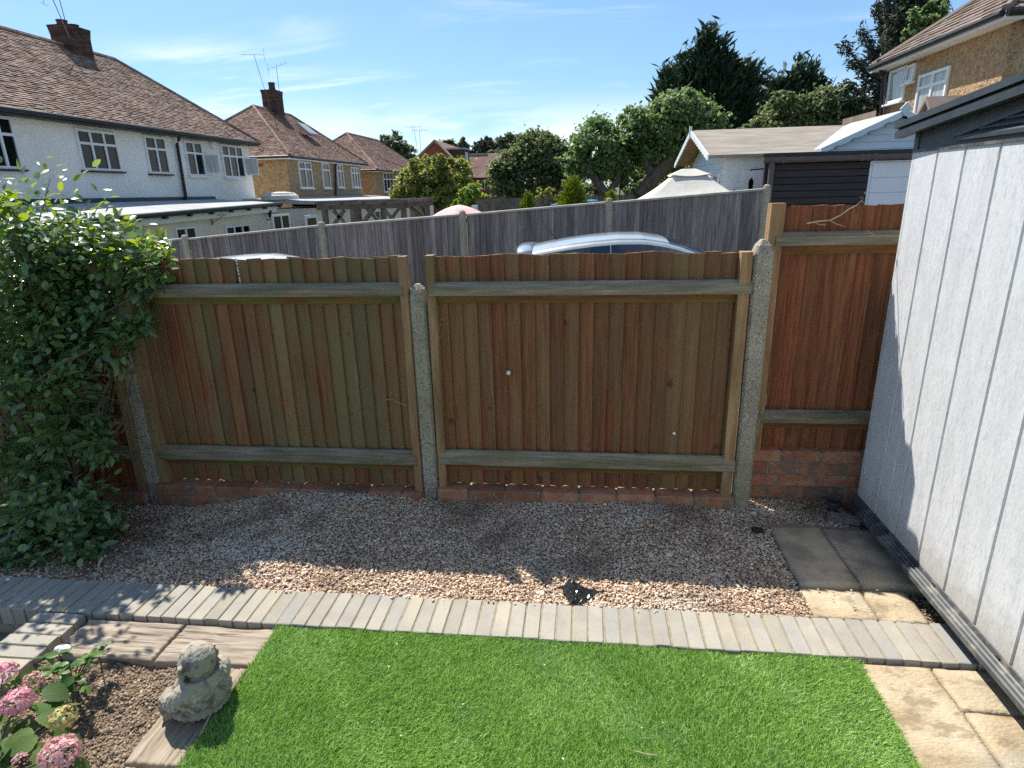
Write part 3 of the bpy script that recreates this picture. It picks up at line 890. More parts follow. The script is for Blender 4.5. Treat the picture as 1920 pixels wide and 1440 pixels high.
pL = panel(-2.735, -1.012, FY, .066, 1.507, [(1.292, 1.366), (.238, .325)], 'mossy olive brown fence panel between shrub and mid concrete post', .88, [(-2.765, -.03, 1.45, .05)], [(-1.036, .0, 1.512, .045)], gap=11, seed=2)
pM = panel(-.872, .895, FY, .098, 1.510, [(1.292, 1.366), (.250, .335)], 'middle reddish brown fence panel with green streaks, car roof above', .46, [(-.878, .03, 1.515, .045)], [(.826, .02, 1.512, .058)], seed=4)
pR = panel(1.02, 1.98, 3.565, .334, 1.735, [(1.532, 1.602), (.520, .590)], 'taller rust brown fence panel beside the grey store', .06, [(.984, .335, 1.752, .074)], [], seed=1)
pX = panel(-4.55, -2.872, FY, .0, 1.50, [(1.29, 1.36), (.23, .31)], 'dark fence panel half hidden behind the shrub', .3, [(-2.935, .0, 1.5, .06)], [], seed=3)
# things stuck on the panels
mb = MB().tube([(-.428, FY - .040, .0), (-.428, FY - .022, .0)], .012, 12)
mb.v = [(a, b, c + .832) for a, b, c in mb.v]
mb.build('cap', 'chalk', pM)
mb = MB().tube([(.54, FY - .037, .47), (.54, FY - .022, .47)], .009, 10)
mb.build('cap', 'chalk', pM)
mb = MB()
for q in range(9):
    z = 1.505 - q * .02
    xx = -2.012 + (1.505 - z) * .03
    mb.box((xx - .004 - .004 * (q == 0), FY - .028, z - .011), (xx + .003 + .003 * (q == 0), FY - .0262, z + .006 - (q % 3) * .004))
mb.build('paint_streak', 'chalk', pL)


def post(x, y, ztop, zbot, label, wdt=.098, lean=0.0):
    mb = MB()
    b = .014
    rings = []
    for z, sx, sy in ((zbot, 1, 1), (ztop - .075, 1, 1), (ztop - .03, .72, .8), (ztop, .22, .4)):
        hx, hy = wdt / 2 * sx, .052 * sy
        c = b * sx
        cx = x + lean * (z - zbot)
        rings.append([(cx - hx + c, y - hy, z), (cx + hx - c, y - hy, z), (cx + hx, y - hy + c, z), (cx + hx, y + hy - c, z), (cx + hx - c, y + hy, z), (cx - hx + c, y + hy, z), (cx - hx, y + hy - c, z), (cx - hx, y - hy + c, z)])
    mb.loft(rings)
    mb.build('concrete_post', 'concrete', None, label=label, cat='fence post', group='concrete posts of the brown fence')


post(-.938, FY - .005, 1.352, -.12, 'short concrete fence post between the two low brown panels', .098, -.004)
post(.951, FY - .005, 1.572, -.12, 'tall greenish concrete post with pointed top by the rust brown panel', .100, -.003)
post(-2.832, FY - .005, 1.40, -.2, 'dark concrete post at the shrub end of the fence', .10, .0)
# bits of dry vine on posts and panels


def vine(name, pts, r0, label, mat='drystem', cat='twig'):
    mb = MB()
    mb.tube(pts, [r0 * (1 - .6 * i / (len(pts) - 1)) for i in range(len(pts))], 5)
    return mb


tw = thing('dry_twig', P(1577, 415, Y=3.50), 'pale dry twig with a curled leaf hanging on the rust brown panel', 'twig')
pp = lambda a, b, Y=3.498: P(a, b, Y=Y)
mb = MB()
mb.tube([pp(1513, 419), pp(1535, 415), pp(1557, 413), pp(1575, 404), pp(1592, 392), pp(1606, 385), pp(1617, 375)], [.0035, .0035, .003, .003, .003, .0025, .002], 5)
mb.tube([pp(1555, 413), pp(1568, 420), pp(1585, 425)], [.003, .0025, .002], 5)
mb.tube([pp(1525, 416), pp(1536, 421), pp(1548, 422)], [.003, .0025, .002], 5)
mb.build('stalk', 'drystem', tw)
for px, py, s in ((1615, 372, .035), (1622, 362, .02), (1618, 380, .028)):
    V, F = leaf_quads(np.array([pp(px, py)]), np.array([(0.2, -1, .4)]), np.array([s]), .7)
    link('leaf', np_mesh('leaf', V - np.array(WORLD[tw.name]), F, 'litter'), None, tw)
mb = MB()
mb.tube([pp(1437, 738, 3.40), pp(1436, 755, 3.40), pp(1430, 770, 3.40), pp(1424, 790, 3.40), pp(1420, 815, 3.40)], .0018, 4)
mb.tube([pp(1424, 790, 3.4), pp(1418, 800, 3.4), pp(1415, 812, 3.4)], .0015, 4)
mb.build('dry_tendril', 'drystem', label='thin pale tendril hanging on the tall concrete post', cat='twig')
mb = MB()
mb.tube([pp(715, 755, 3.435), pp(728, 748, 3.43), pp(738, 750, 3.43), pp(750, 756, 3.41), pp(762, 760, 3.39)], .0022, 4)
mb.tube([pp(733, 748, 3.43), pp(731, 740, 3.43), pp(735, 735, 3.43)], .0015, 4)
mb.build('dry_tendril', 'drystem', label='thin pale tendril on the olive panel beside the short post', cat='twig')
mb = MB()
for k in range(26):
    a = pp(822 + random.gauss(0, 4), random.uniform(600, 645), 3.43)
    mb.tube([a, a + Vector((random.uniform(-.02, .02), -.004, random.uniform(-.02, .02)))], .0015, 4)
mb.build('dry_tendril', 'drystem', label='tangle of dry vine remains beside the short post, right of it', cat='twig')


# low brick plinths
def plinth(x0, x1, y, ztop, courses, label, cor=.077, depth=.10):
    t_ = thing('brick_wall', ((x0 + x1) / 2, y, ztop - courses * cor), label, 'brick wall', 'brick plinths under the fence')
    MB().box((x0, y - depth + .008, ztop - courses * cor - .05), (x1, y + .04, ztop - .009)).build('mortar', 'mortar', t_)
    for c in range(courses):
        x = x0 - (.11 if c % 2 else random.uniform(0, .05))
        zt = ztop - c * cor
        while x < x1 - .02:
            L = .215 if random.random() > .15 else .102
            a, b = max(x, x0), min(x + L, x1)
            if b - a > .03:
                mb = MB()
                mb.cbox((a, y - depth + random.uniform(-.003, .003), zt - cor + .011), (b, y + .036, zt), .005, .0025)
                mb.build('brick', 'brick', t_)
            x += L + .011


plinth(-4.5, -2.88, FY, .0, 3, 'dark brick plinth hidden behind the shrub')
plinth(-2.78, -.99, FY, .062, 3, 'low mossy brick plinth under the olive brown panel')
plinth(-.885, .90, FY, .092, 3, 'low dark red brick plinth under the middle panel')
plinth(1.003, 1.98, 3.60, .338, 6, 'four exposed courses of brick under the rust brown panel')

# ------------------------------------------------------------------ grey storage shed
SX, SY0, SZ0, SZ1 = 1.575, 3.345, .142, 1.985
shed = thing('garden_store', (SX + .8, 2.3, 0), 'pale grey panelled garden store with anthracite gable and base', 'shed')
gr = [P(px, py, X=SX).y for px, py in ((1713.8, 283), (1759.7, 279), (1812, 274), (1879, 266))]
edges = [SY0, gr[0], gr[1], gr[2], gr[3]]
while edges[-1] > 1.15:
    edges.append(edges[-1] - .2215)
MB().box((SX + .012, edges[-1] + .004, SZ0), (SX + 1.9, SY0 - .006, SZ1)).build('core', 'groove', shed)
for a, b in zip(edges[:-1], edges[1:]):
    mb = MB()
    mb.v = []
    g2, e2 = .0042, .004
    y0, y1 = b + g2, a - g2
    rings = [[(SX + .014, y0, z), (SX + e2, y0, z), (SX, y0 + e2, z), (SX, y1 - e2, z), (SX + e2, y1, z), (SX + .014, y1, z)] for z in (SZ0, SZ1)]
    mb.loft(rings)
    mb.build('panel', 'shedpanel', shed)
MB().box((SX + .016, SY0 - .004, SZ0), (SX + 1.9, SY0, SZ1)).build('rear_wall', 'shedpanel', shed)
# base with ribbed track
mb = MB()
prof = [(SX + .3, .080), (SX - .046, .080), (SX - .052, .086), (SX - .052, .108), (SX - .046, .113), (SX - .041, .108), (SX - .036, .116), (SX - .030, .120), (SX - .025, .114), (SX - .019, .122), (SX - .013, .126), (SX - .008, .120), (SX - .002, .138), (SX + .006, .141), (SX + .3, .141)]
mb.prism(prof, 1, edges[-1], SY0 - .13)
mb.build('base_track', 'shedtrack', shed)
mb = MB()
mb.prism([(SX + .3, .02), (SX - .022, .02), (SX - .022, .11), (SX - .003, .140), (SX + .3, .140)], 1, SY0 - .129, SY0 + .03)
mb.build('base_track', 'sheddark', shed)
for yy in (2.98, 2.53, 2.08, 1.63):
    MB().box((SX - .012, yy - .010, .122), (SX + .004, yy + .010, .131)).build('clip', 'black', shed)
MB().box((SX + .09, edges[-1], -.04), (SX + 1.8, SY0 - .05, .0795)).build('base_slab', 'mortar', shed)
# gable band, gable wall and roof
RY, RZ = 2.22, 2.208
ez = P(1681, 245, X=SX - .04)
EY, EZ = 3.457, 2.094
mb = MB()
mb.prism([(edges[-1], SZ1), (SY0, SZ1), (SY0, EZ - .008), (RY, RZ - .014), (edges[-1], EZ - .014)], 0, SX + .001, SX + 1.88)
mb.build('gable', 'sheddark', shed)
MB().box((SX - .006, edges[-1], SZ1 - .008), (SX + .02, SY0 + .004, SZ1 + .004)).build('band', 'shedtrack', shed)
MB().box((SX - .004, SY0 - .035, SZ1 + .004), (SX + .05, SY0 + .004, EZ - .02)).build('corner_post', 'sheddark', shed)


def roofline(off0, off1, x0, x1, name, mat):
    k = (RZ - EZ) / (EY - RY)
    mb_ = MB()
    pr = [(EY, EZ + off0), (EY, EZ + off1), (RY, RZ + off1), (2 * RY - EY, EZ + off1), (2 * RY - EY, EZ + off0), (RY, RZ + off0)]
    mb_.prism(pr, 0, x0, x1)
    mb_.build(name, mat, shed)


roofline(-.046, -.014, SX - .050, SX - .012, 'fascia', 'sheddark')
roofline(-.012, -.004, SX - .038, SX + 1.9, 'dark_gap_strip', 'black')  # black strip paints the shade of the open gap between fascia and roof
roofline(-.002, .026, SX - .056, SX + 1.95, 'roof', 'sheddark')
# louvred vent in the gable
vy0, vy1 = 3.0, 2.26
vent = MB()
fr = [(vy0, 2.012), (vy0, 2.026), (vy1, 2.132), (vy1, 2.012)]
for a, b in zip(fr, fr[1:] + fr[:1]):
    vent.bar((SX - .004, a[0], a[1]), (SX - .004, b[0], b[1]), .016, .012)
vent = vent.build('vent_frame', 'sheddark', shed)
k_ = (2.132 - 2.026) / (vy0 - vy1)
for i in range(6):
    z = 2.026 + i * .022
    ys_ = vy0 - max(0, (z - 2.026) / k_) - .01
    if ys_ - vy1 < .05:
        continue
    MB().hexa([(SX - .013, vy1, z - .008), (SX - .010, ys_, z - .008), (SX, ys_, z + .006), (SX, vy1, z + .006), (SX - .013, vy1, z - .004), (SX - .010, ys_, z - .004), (SX, ys_, z + .010), (SX, vy1, z + .010)]).build('louvre', 'sheddark', vent)

# ------------------------------------------------------------------ small things on the ground
# crumpled black plastic sheet corner
mb = MB()
c = P(1078, 1112, Z=.02)
NU, NV = 14, 12
for j in range(NV + 1):
    for i in range(NU + 1):
        u, v = i / NU * 2 - 1, j / NV                   # v = 0 at the tip towards the camera, 1 at the open back edge
        wd = .018 + .055 * v
        x = c.x + u * wd * (1 + .25 * ns(u * 2, v * 4, 1)) + .045 * max(0, u) * v
        y = c.y - .055 + v * .105 + .012 * ns(u * 3, v * 3, 2)
        rd = (1 - abs(u + .25)) if u < .4 else .35 - .5 * (u - .4)
        z = gz(x, max(2.45, y)) + .006 + max(0, rd) * (.025 + .045 * v) + .016 * abs(ns(u * 3.1, v * 4.3, 8)) + .010 * ns(u * 7, v * 6, 5)
        mb.v.append((x, y, z))
for j in range(NV):
    for i in range(NU):
        k = j * (NU + 1) + i
        mb.f += [(k, k + 1, k + 2 + NU), (k, k + 2 + NU, k + 1 + NU)] if (i + j) % 2 else [(k, k + 1, k + 1 + NU), (k + 1, k + 2 + NU, k + 1 + NU)]
mb.build('plastic_sheet', 'plastic', label='crumpled scrap of black plastic poking from the sunlit gravel', cat='plastic sheet')


def stick(pts, r, label):
    mb_ = MB()
    mb_.tube(pts, [r, r * 1.15, r, r * .7][:len(pts)] if len(pts) <= 4 else r, 6)
    mb_.build('stick', 'drystem', label=label, cat='stick')


q = lambda px, py, z=.02: P(px, py, Z=z)
stick([q(640, 972), q(652, 992), q(661, 1012), q(672, 1032)], .006, 'pale stick lying on the shaded gravel, left of centre')
stick([q(1037, 958), q(1057, 975), q(1080, 995), q(1104, 1015)], .005, 'thin pale stick lying on the shaded gravel below the middle panel')
stick([q(462, 1025), q(470, 1022), q(478, 1020)], .005, 'short pale splinter on the gravel near the shrub')
stick([P(398, 1332, Z=.02), P(412, 1308, Z=.045), P(425, 1290, Z=.05), P(436, 1282, Z=.04)], .0022, 'thin dry stalk lying against the back of the statue')
stick([P(375, 1378, Z=.0), P(392, 1345, Z=.008), P(410, 1315, Z=.012)], .003, 'pale bent stalk on the sleeper in front of the statue')
stick([P(183, 1068, Z=.02), P(187, 1055, Z=.05), P(192, 1045, Z=.07)], .004, 'orange brown stub standing at the shrub foot')
stick([P(1190, 1408, Z=.008), P(1212, 1414, Z=.008), P(1232, 1417, Z=.008)], .0018, 'fine straw lying on the artificial grass')
# offcut and pot in the corner
o = MB().cbox((-.085, -.028, 0), (.085, .028, .034), .003, .002)
o = o.build('timber_offcut', 'greywood', base=(0, 0, 0), label='short grey timber offcut lying in the corner by the store', cat='timber')
o.location = P(1580, 975, Z=.02)
o.location.z = .012
o.rotation_euler.z = -.28
pc = P(1563, 945, Z=.06)
rings = []
for r_, z in ((.032, .0), (.040, .055), (.043, .055), (.043, .066), (.038, .066), (.030, .012)):
    rings.append([(pc.x + r_ * math.cos(a * math.pi / 8), pc.y + r_ * math.sin(a * math.pi / 8), gz(1.45, 3.3) + .01 + z) for a in range(16)])
MB().loft(rings).build('plant_pot', 'potblue', label='small dark plastic pot in the corner among dead leaves', cat='pot', smooth=False)
o = MB().cbox((-.03, -.02, 0), (.03, .02, .018), .004, .003)
o = o.build('brick_scrap', 'rubber', base=(0, 0, 0), label='small black scrap on the gravel beside the dark slab', cat='scrap')
o.location = P(1420, 996, Z=.01)
o = MB().loft([[(math.cos(a * .5236) * r_ * 1.5, math.sin(a * .5236) * r_, z) for a in range(12)] for r_, z in ((.018, 0), (.026, .008), (.022, .018), (.008, .022))])
o = o.build('pebble', 'chalk', base=(0, 0, 0), smooth=True, label='smooth white pebble at the edge of the flower bed', cat='pebble')
o.location = P(118, 1219, Z=-.0)
o.location.z = -.005

# ------------------------------------------------------------------ stone statue (seated figure, seen from behind)
SB = Vector((-1.428, 1.735, -.02))
src = bpy.data.meshes.new('statue_src')
sm = MB()


def ell(c, r, rz=0.0, tilt=0.0, n=14, m_=10):
    mt = Matrix.Rotation(rz, 3, 'Z') @ Matrix.Rotation(tilt, 3, 'Y')
    rings = []
    for j in range(1, m_):
        th = math.pi * j / m_
        rings.append([Vector(c) + mt @ Vector((r[0] * math.sin(th) * math.cos(2 * math.pi * k / n), r[1] * math.sin(th) * math.sin(2 * math.pi * k / n), -r[2] * math.cos(th))) for k in range(n)])
    sm.loft(rings)


# local axes: the figure faces +x
ell((.022, 0, .030), (.108, .106, .036))          # folded legs and hem
ell((.088, .062, .040), (.050, .046, .036), .5)
ell((.088, -.062, .040), (.050, .046, .036), -.5)
ell((-.016, 0, .078), (.082, .098, .074))         # broad rounded back
ell((.044, 0, .086), (.060, .082, .062))          # belly
ell((-.016, 0, .122), (.068, .096, .046))         # shoulders
ell((.020, 0, .128), (.050, .074, .044))          # chest
for s in (-1, 1):
    ell((-.010, s * .074, .112), (.044, .036, .048))
    sm.tube([(-.012, s * .080, .126), (.020, s * .098, .098), (.066, s * .088, .076), (.104, s * .048, .066)], [.032, .038, .035, .026], 12)
    sm.tube([(.040, s * .098, .080), (.058, s * .100, .046), (.066, s * .094, .016)], [.026, .026, .020], 8)
sm.tube([(math.cos(a * .3927) * .060 - .012, math.sin(a * .3927) * .066, .160 + .004 * math.cos(a * .3927)) for a in range(17)], .0105, 8)   # collar
ell((-.012, 0, .160), (.048, .050, .034))
ell((-.012, 0, .213), (.066, .062, .064), 0, -.1)  # head
ell((.032, 0, .192), (.032, .045, .037))          # jaw and cheeks
ell((.058, 0, .202), (.012, .012, .015))          # nose
ell((.038, .026, .192), (.021, .020, .020))
ell((.038, -.026, .192), (.021, .020, .020))
for s in (-1, 1):
    sm.tube([(.002, s * .061, .226), (-.014, s * .069, .221), (-.017, s * .071, .197), (-.006, s * .069, .173), (.007, s * .064, .180), (.010, s * .062, .204)], [.007, .0095, .0095, .011, .007, .006], 8)
src.from_pydata(sm.v, [], sm.f)
tmp = bpy.data.objects.new('statue_src', src)
COL.objects.link(tmp)
md = tmp.modifiers.new('r', 'REMESH')
md.mode = 'VOXEL'
md.voxel_size = .0029
md = tmp.modifiers.new('s', 'SMOOTH')
md.iterations = 3
dg = bpy.context.evaluated_depsgraph_get()
dg.update()
me = bpy.data.meshes.new_from_object(tmp.evaluated_get(dg))
me.name = 'statue'
bpy.data.objects.remove(tmp)
me.materials.clear()
co = np.empty(len(me.vertices) * 3, np.float32)
me.vertices.foreach_get('co', co)
co = co.reshape(-1, 3)
me.update()
nr = np.empty(len(me.vertices) * 3, np.float32)
me.vertices.foreach_get('normal', nr)
nr = nr.reshape(-1, 3)
dsp = []
for p_ in co.astype(float):
    x, y, z = p_
    d_ = .0022 * fbm(x * 45, y * 45, z * 45)
    if z < .150:                                  # robe: draped folds across the back, upright folds in sleeves and hem
        wv = z * 150 + 900 * y * y + 2.2 * ns(x * 22, y * 22, z * 22) if abs(y) < .07 and x < .02 else x * 170 + 2.6 * ns(x * 20, y * 20, z * 26)
        d_ += .0052 * (1 - abs(math.sin(wv))) ** 2 * -1.0 * min(1, (.150 - z) / .03)
        if z < .05:
            d_ += .0022 * math.sin(math.atan2(y, x) * 26 + 2 * ns(x * 15, y * 15))
    dsp.append(d_)
co = co + nr * np.array(dsp, np.float32)[:, None]
me.vertices.foreach_set('co', co.ravel())
me.update()
st = link('statue', me, 'statue', None, SB, True, 'small weathered stone statue of a seated monk, its back turned', 'statue')
st.rotation_euler = (0, 0, math.radians(160))
st.scale = (1.04, 1.04, 1.06)


# ------------------------------------------------------------------ plants near the camera
def leaf_mesh(name, mat, L=1.0, wdt=.55, curl=.12, fold=.18, seg=5, serr=0.0, tip=.9):
    """broad leaf along +x with a midrib fold and a drooping tip"""
    mb_ = MB()
    for i in range(seg + 1):
        u = i / seg
        hw = wdt * .5 * math.sin(math.pi * min(1, u * .97 + .03) ** tip) ** .8
        if serr and 0 < i < seg:
            hw *= 1 + serr * (1 if i % 2 else -1)
        if i == seg:
            hw = .0
        zc = -curl * u * u
        mb_.v += [(u * L, hw * L, zc * L + fold * hw * L), (u * L, 0, zc * L), (u * L, -hw * L, zc * L + fold * hw * L)]
    for i in range(seg):
        k = i * 3
        mb_.f += [(k, k + 1, k + 4, k + 3), (k + 1, k + 2, k + 5, k + 4)]
    return mesh_of(mb_, name, mat, True)


def leaf_rot(d, up):
    """rotation matrix taking +x to d and +z near up"""
    d = d.normalized()
    y = up.cross(d)
    y = y.normalized() if y.length > 1e-4 else d.orthogonal().normalized()
    z = d.cross(y)
    return Matrix((d, y, z)).transposed()


shrub = thing('shrub', (-3.15, 3.0, -.05), 'tall glossy green shrub spilling over the end of the brown fence', 'shrub')
LOBES = []       # centre, radius, share of young leaves, weight, Y
for px, py, Y, r_, yg, wt in ((40, 425, 3.2, .27, .40, 1.2), (120, 462, 3.36, .25, .40, 1.1), (12, 375, 3.2, .11, .7, .35), (200, 482, 3.43, .19, .35, 1.0), (262, 470, 3.46, .12, .6, .55), (318, 468, 3.48, .055, .7, .28), (300, 503, 3.40, .08, .2, .4),
                              (30, 520, 3.22, .26, .12, 1.3), (110, 555, 3.32, .21, .08, 1.2), (195, 535, 3.36, .14, .06, .8), (60, 640, 3.15, .25, .0, 1.1), (265, 610, 3.25, .075, .0, .34), (225, 640, 3.2, .085, .0, .34), (150, 640, 3.15, .15, .0, .6), (20, 730, 2.95, .20, .0, .7), (95, 720, 3.05, .17, .0, .6),
                              (60, 880, 2.95, .20, .0, .7), (130, 930, 2.9, .18, .0, .7), (190, 980, 2.9, .11, .0, .45), (60, 990, 2.75, .20, .0, 1.0), (140, 1020, 2.68, .13, .0, .6), (30, 1050, 2.6, .11, .0, .5), (185, 830, 3.05, .12, .0, .4), (215, 1000, 2.85, .06, .0, .15), (100, 800, 3.0, .15, .0, .5),
                              (10, 840, 3.2, .2, .0, .7), (40, 935, 3.0, .2, .0, .8), (5, 1000, 2.75, .15, .0, .6), (60, 760, 3.3, .26, .0, .9), (150, 715, 3.3, .17, .0, .6), (70, 890, 3.3, .24, .0, .8), (150, 800, 3.3, .15, .0, .45), (30, 600, 3.3, .25, .05, .8), (150, 505, 3.42, .17, .15, .7), (-120, 480, 3.1, .34, .2, 1.2), (-120, 640, 3.0, .34, .0, 1.0), (-120, 900, 2.9, .34, .0, 1.0), (-90, 360, 3.2, .22, .3, .5)):
    LOBES.append((P(px, py, Y=Y), r_, yg, wt))
root = Vector((-3.05, 3.05, -.1))
br = MB()
lv = []          # pos, dir, up, size, young
for c, r_, yg, wt in LOBES:
    n1 = max(3, int(7 * wt))
    mid0 = root.lerp(c, .5) + Vector((random.uniform(-.1, .1), random.uniform(-.08, .1), .08))
    st_ = Vector((root.x + random.uniform(-.25, .15), root.y + random.uniform(-.12, .1), root.z))
    br.tube([st_, st_.lerp(mid0, .5) + Vector((random.uniform(-.05, .05), 0, .03)), mid0, c], [.014, .011, .008, .005], 6)
    for k in range(n1):
        e = c + Vector((random.gauss(0, .6), random.gauss(0, .5), random.gauss(.1, .6))) * r_
        s_ = c + (mid0 - c) * random.uniform(.0, .5)
        m0 = s_.lerp(e, .55) + Vector((0, 0, random.uniform(-.02, .04)))
        br.tube([s_, m0, e], [.005, .0035, .002], 5)
        nl = int(wt * 440 / n1)
        for q_ in range(nl):
            f_ = random.random() ** .7
            ax = s_.lerp(m0, f_ * 2) if f_ < .5 else m0.lerp(e, f_ * 2 - 1)
            pos = ax + Vector((random.gauss(0, .33), random.gauss(0, .33), random.gauss(0, .30))) * r_
            out_ = (pos - c)
            d = Vector((random.gauss(0, 1), random.gauss(0, 1), random.gauss(0, .55))) + out_ * (1.6 / max(r_, .05))
            up = Vector((random.gauss(0, .45), random.gauss(-.25, .45), 1.0))
            if abs(d.normalized().dot(up.normalized())) > .95:
                d = Vector((1, .2, 0))
            lv.append((pos, d, up, random.uniform(.036, .072), random.random() < yg and out_.z > -.05))
# thin bare twigs that show against the dark lower part
for k in range(70):
    a = P(random.uniform(60, 260), random.uniform(680, 860), Y=random.uniform(2.85, 3.2))
    b_ = a + Vector((random.uniform(-.05, .22), random.uniform(-.15, .1), random.uniform(-.10, .10)))
    br.tube([a, a.lerp(b_, .5) + Vector((0, 0, random.uniform(.0, .03))), b_], [.0022, .0018, .0012], 4)
for k in range(26):
    a = P(random.uniform(240, 330), random.uniform(640, 880), Y=random.uniform(3.15, 3.3))
    b_ = a + Vector((random.uniform(.02, .14), random.uniform(-.05, .05), random.uniform(-.10, .06)))
    br.tube([a, a.lerp(b_, .5) + Vector((0, 0, .012)), b_], [.0016, .0012, .0008], 4)
br.tube([P(190, 590, Y=3.2), P(245, 560, Y=3.25), P(300, 520, Y=3.3), P(348, 498, Y=3.35)], [.005, .004, .003, .002], 6)
br.tube([P(60, 720, Y=2.95), P(110, 685, Y=2.93), P(170, 655, Y=2.93)], [.006, .006, .007], 7)
br.build('branches', 'stem', shrub)
base_l = leaf_mesh('leaf', 'shrubleaf', 1, .55, .14, .2)
base_y = leaf_mesh('leaf', 'youngleaf', 1, .50, .10, .25)
camp = Vector((0, 0, EYE))
vis = sorted(range(len(lv)), key=lambda i: (lv[i][0] - camp).length - lv[i][3] * 12 + (9 if P is None else 0))


def in_frame(p):
    d = p - camp
    z = d.dot(_fw)
    return z > 0 and abs(d.dot(CR) / z * FPX) < 955 and abs(d.dot(CD) / z * FPX) < 715


chosen = set([i for i in vis if in_frame(lv[i][0])][:300])
acc = {False: ([], []), True: ([], [])}
for i, (pos, d, up, s, yg) in enumerate(lv):
    R = leaf_rot(d, up)
    me0 = base_y if yg else base_l
    if i in chosen:
        inst(me0, 'leaf', shrub, pos, R.to_euler(), (s * random.uniform(.9, 1.2), s * random.uniform(.8, 1.15), s))
    else:
        Vs, Fs = acc[yg]
        base0 = len(Vs) * 18
        Vs.append([(R @ (v_.co * s)) + pos for v_ in me0.vertices])
        Fs += [[base0 + a for a in p_.vertices] for p_ in me0.polygons]
for yg in (False, True):
    Vs, Fs = acc[yg]
    if Vs:
        arr = np.array([tuple(p_) for l_ in Vs for p_ in l_]) - np.array(WORLD[shrub.name])
        link('foliage', np_mesh('foliage', arr, np.array(Fs), 'youngleaf' if yg else 'shrubleaf', True), None, shrub, kind='stuff')

# hydrangea
hyd = thing('hydrangea', (-1.95, 1.45, -.06), 'hydrangea with pink and faded yellow flower heads in the bottom corner', 'hydrangea')
hleaf = leaf_mesh('leaf', 'hydleaf', 1, .68, .22, .16, 9, .05)
fl_root = Vector((-1.98, 1.33, -.06))
hs = MB()
HEADS = [((32, 1316), .13, .052, 'petalpink'), ((8, 1262), .14, .046, 'petalpink'), ((112, 1413), .10, .058, 'petalpale'), ((118, 1347), .09, .046, 'petalold'), ((62, 1275), .10, .034, 'petalpale'), ((38, 1425), .06, .026, 'petalpink'), ((-45, 1380), .15, .055, 'petalpink')]
for (px, py), z, r_, mt in HEADS:
    c = P(px, py, Z=z)
    hs.tube([fl_root + Vector((random.uniform(-.04, .04), random.uniform(-.04, .04), 0)), fl_root.lerp(c, .6) + Vector((0, 0, .02)), c], [.005, .004, .003], 6)
    n = int(300 * (r_ / .05) ** 2)
    dirs = rng.normal(size=(n, 3))
    dirs /= np.linalg.norm(dirs, axis=1, keepdims=True)
    dirs = dirs[dirs[:, 2] > -.45]
    n = len(dirs)
    cen = np.array(c) + dirs * (r_ * rng.uniform(.82, 1.08, (n, 1))) * np.array([1, 1, .8])
    Vv, Ff = [], []
    nn, uu, vv = frames(dirs + rng.normal(0, .28, dirs.shape))
    for kk in range(4):                          # four petals to a floret
        a = kk * math.pi / 2 + .3
        pd = uu * math.cos(a) + vv * math.sin(a)
        V, F = leaf_quads(cen + pd * r_ * .07, nn + pd * .55, np.full(n, r_ * .17) * rng.uniform(.8, 1.2, n), .95, pd, .08)
        Ff.append(F + sum(len(x_) for x_ in Vv))
        Vv.append(V)
    link('flower_head', np_mesh('flower_head', np.concatenate(Vv) - np.array(WORLD[hyd.name]), np.concatenate(Ff), mt), None, hyd)
hs.build('stems', 'stem', hyd)
for px, py, z, dx, dy, s in ((70, 1345, .09, 1.0, .25, .105), (82, 1290, .10, .9, -.1, .105), (55, 1365, .08, .15, -1.0, .115), (60, 1400, .05, .9, -.4, .10), (20, 1290, .09, -.4, .8, .10), (28, 1275, .10, .7, .5, .10), (20, 1400, .07, -.3, -.8, .11), (95, 1310, .06, .8, -.4, .08), (10, 1350, .06, -.8, .1, .10), (75, 1425, .04, .7, -.6, .09), (35, 1385, .05, .3, -.9, .10),
                             (120, 1385, .03, 1, .1, .07), (5, 1320, .07, -.8, -.5, .10), (48, 1300, .08, .5, .6, .09), (-10, 1420, .06, -.4, -.9, .10), (15, 1430, .04, .6, -.8, .09), (90, 1370, .02, .9, .5, .08), (-40, 1330, .09, -.8, .4, .11), (58, 1320, .085, 1, -.2, .10), (88, 1395, .05, .3, -1, .09), (100, 1330, .055, .6, .7, .085), (30, 1345, .075, .1, -.9, .11), (8, 1385, .08, .8, -.2, .11), (66, 1262, .06, .5, .9, .08), (45, 1440, .05, .9, .1, .10), (-5, 1300, .10, .3, -.9, .11), (70, 1380, .07, -.4, -.9, .10), (22, 1368, .06, 1, .3, .09), (140, 1430, .03, .9, -.3, .07)):
    inst(hleaf, 'leaf', hyd, P(px, py, Z=z), leaf_rot(Vector((dx, dy, random.uniform(-.35, .1))), Vector((random.gauss(0, .3), random.gauss(-.1, .3), 1))).to_euler(), (s, s, s))

# small leafy plant
pl = thing('leafy_plant', P(140, 1290, Z=-.05), 'small bright green leafy plant between sleeper and hydrangea', 'plant')
ps = MB()
pleaf = leaf_mesh('leaf', 'plantleaf', 1, .62, .2, .2, 6)
for (px, py, z) in ((85, 1235, .12), (110, 1225, .13), (130, 1245, .12), (140, 1270, .10), (155, 1290, .07), (120, 1280, .08), (98, 1260, .09), (150, 1240, .10), (165, 1232, .10), (178, 1228, .11)):
    e = P(px, py, Z=z)
    ps.tube([WORLD[pl.name], WORLD[pl.name].lerp(e, .5) + Vector((0, 0, .02)), e], [.004, .003, .002], 5)
    for q_ in range(4):
        a = random.uniform(0, 6.28)
        s = random.uniform(.035, .062)
        inst(pleaf, 'leaf', pl, e + Vector((0, 0, random.uniform(-.015, .008))), leaf_rot(Vector((math.cos(a), math.sin(a), random.uniform(-.4, .5))), Vector((random.gauss(0, .3), random.gauss(0, .3), 1))).to_euler(), (s, s, s))
ps.build('stems', 'stem', pl)
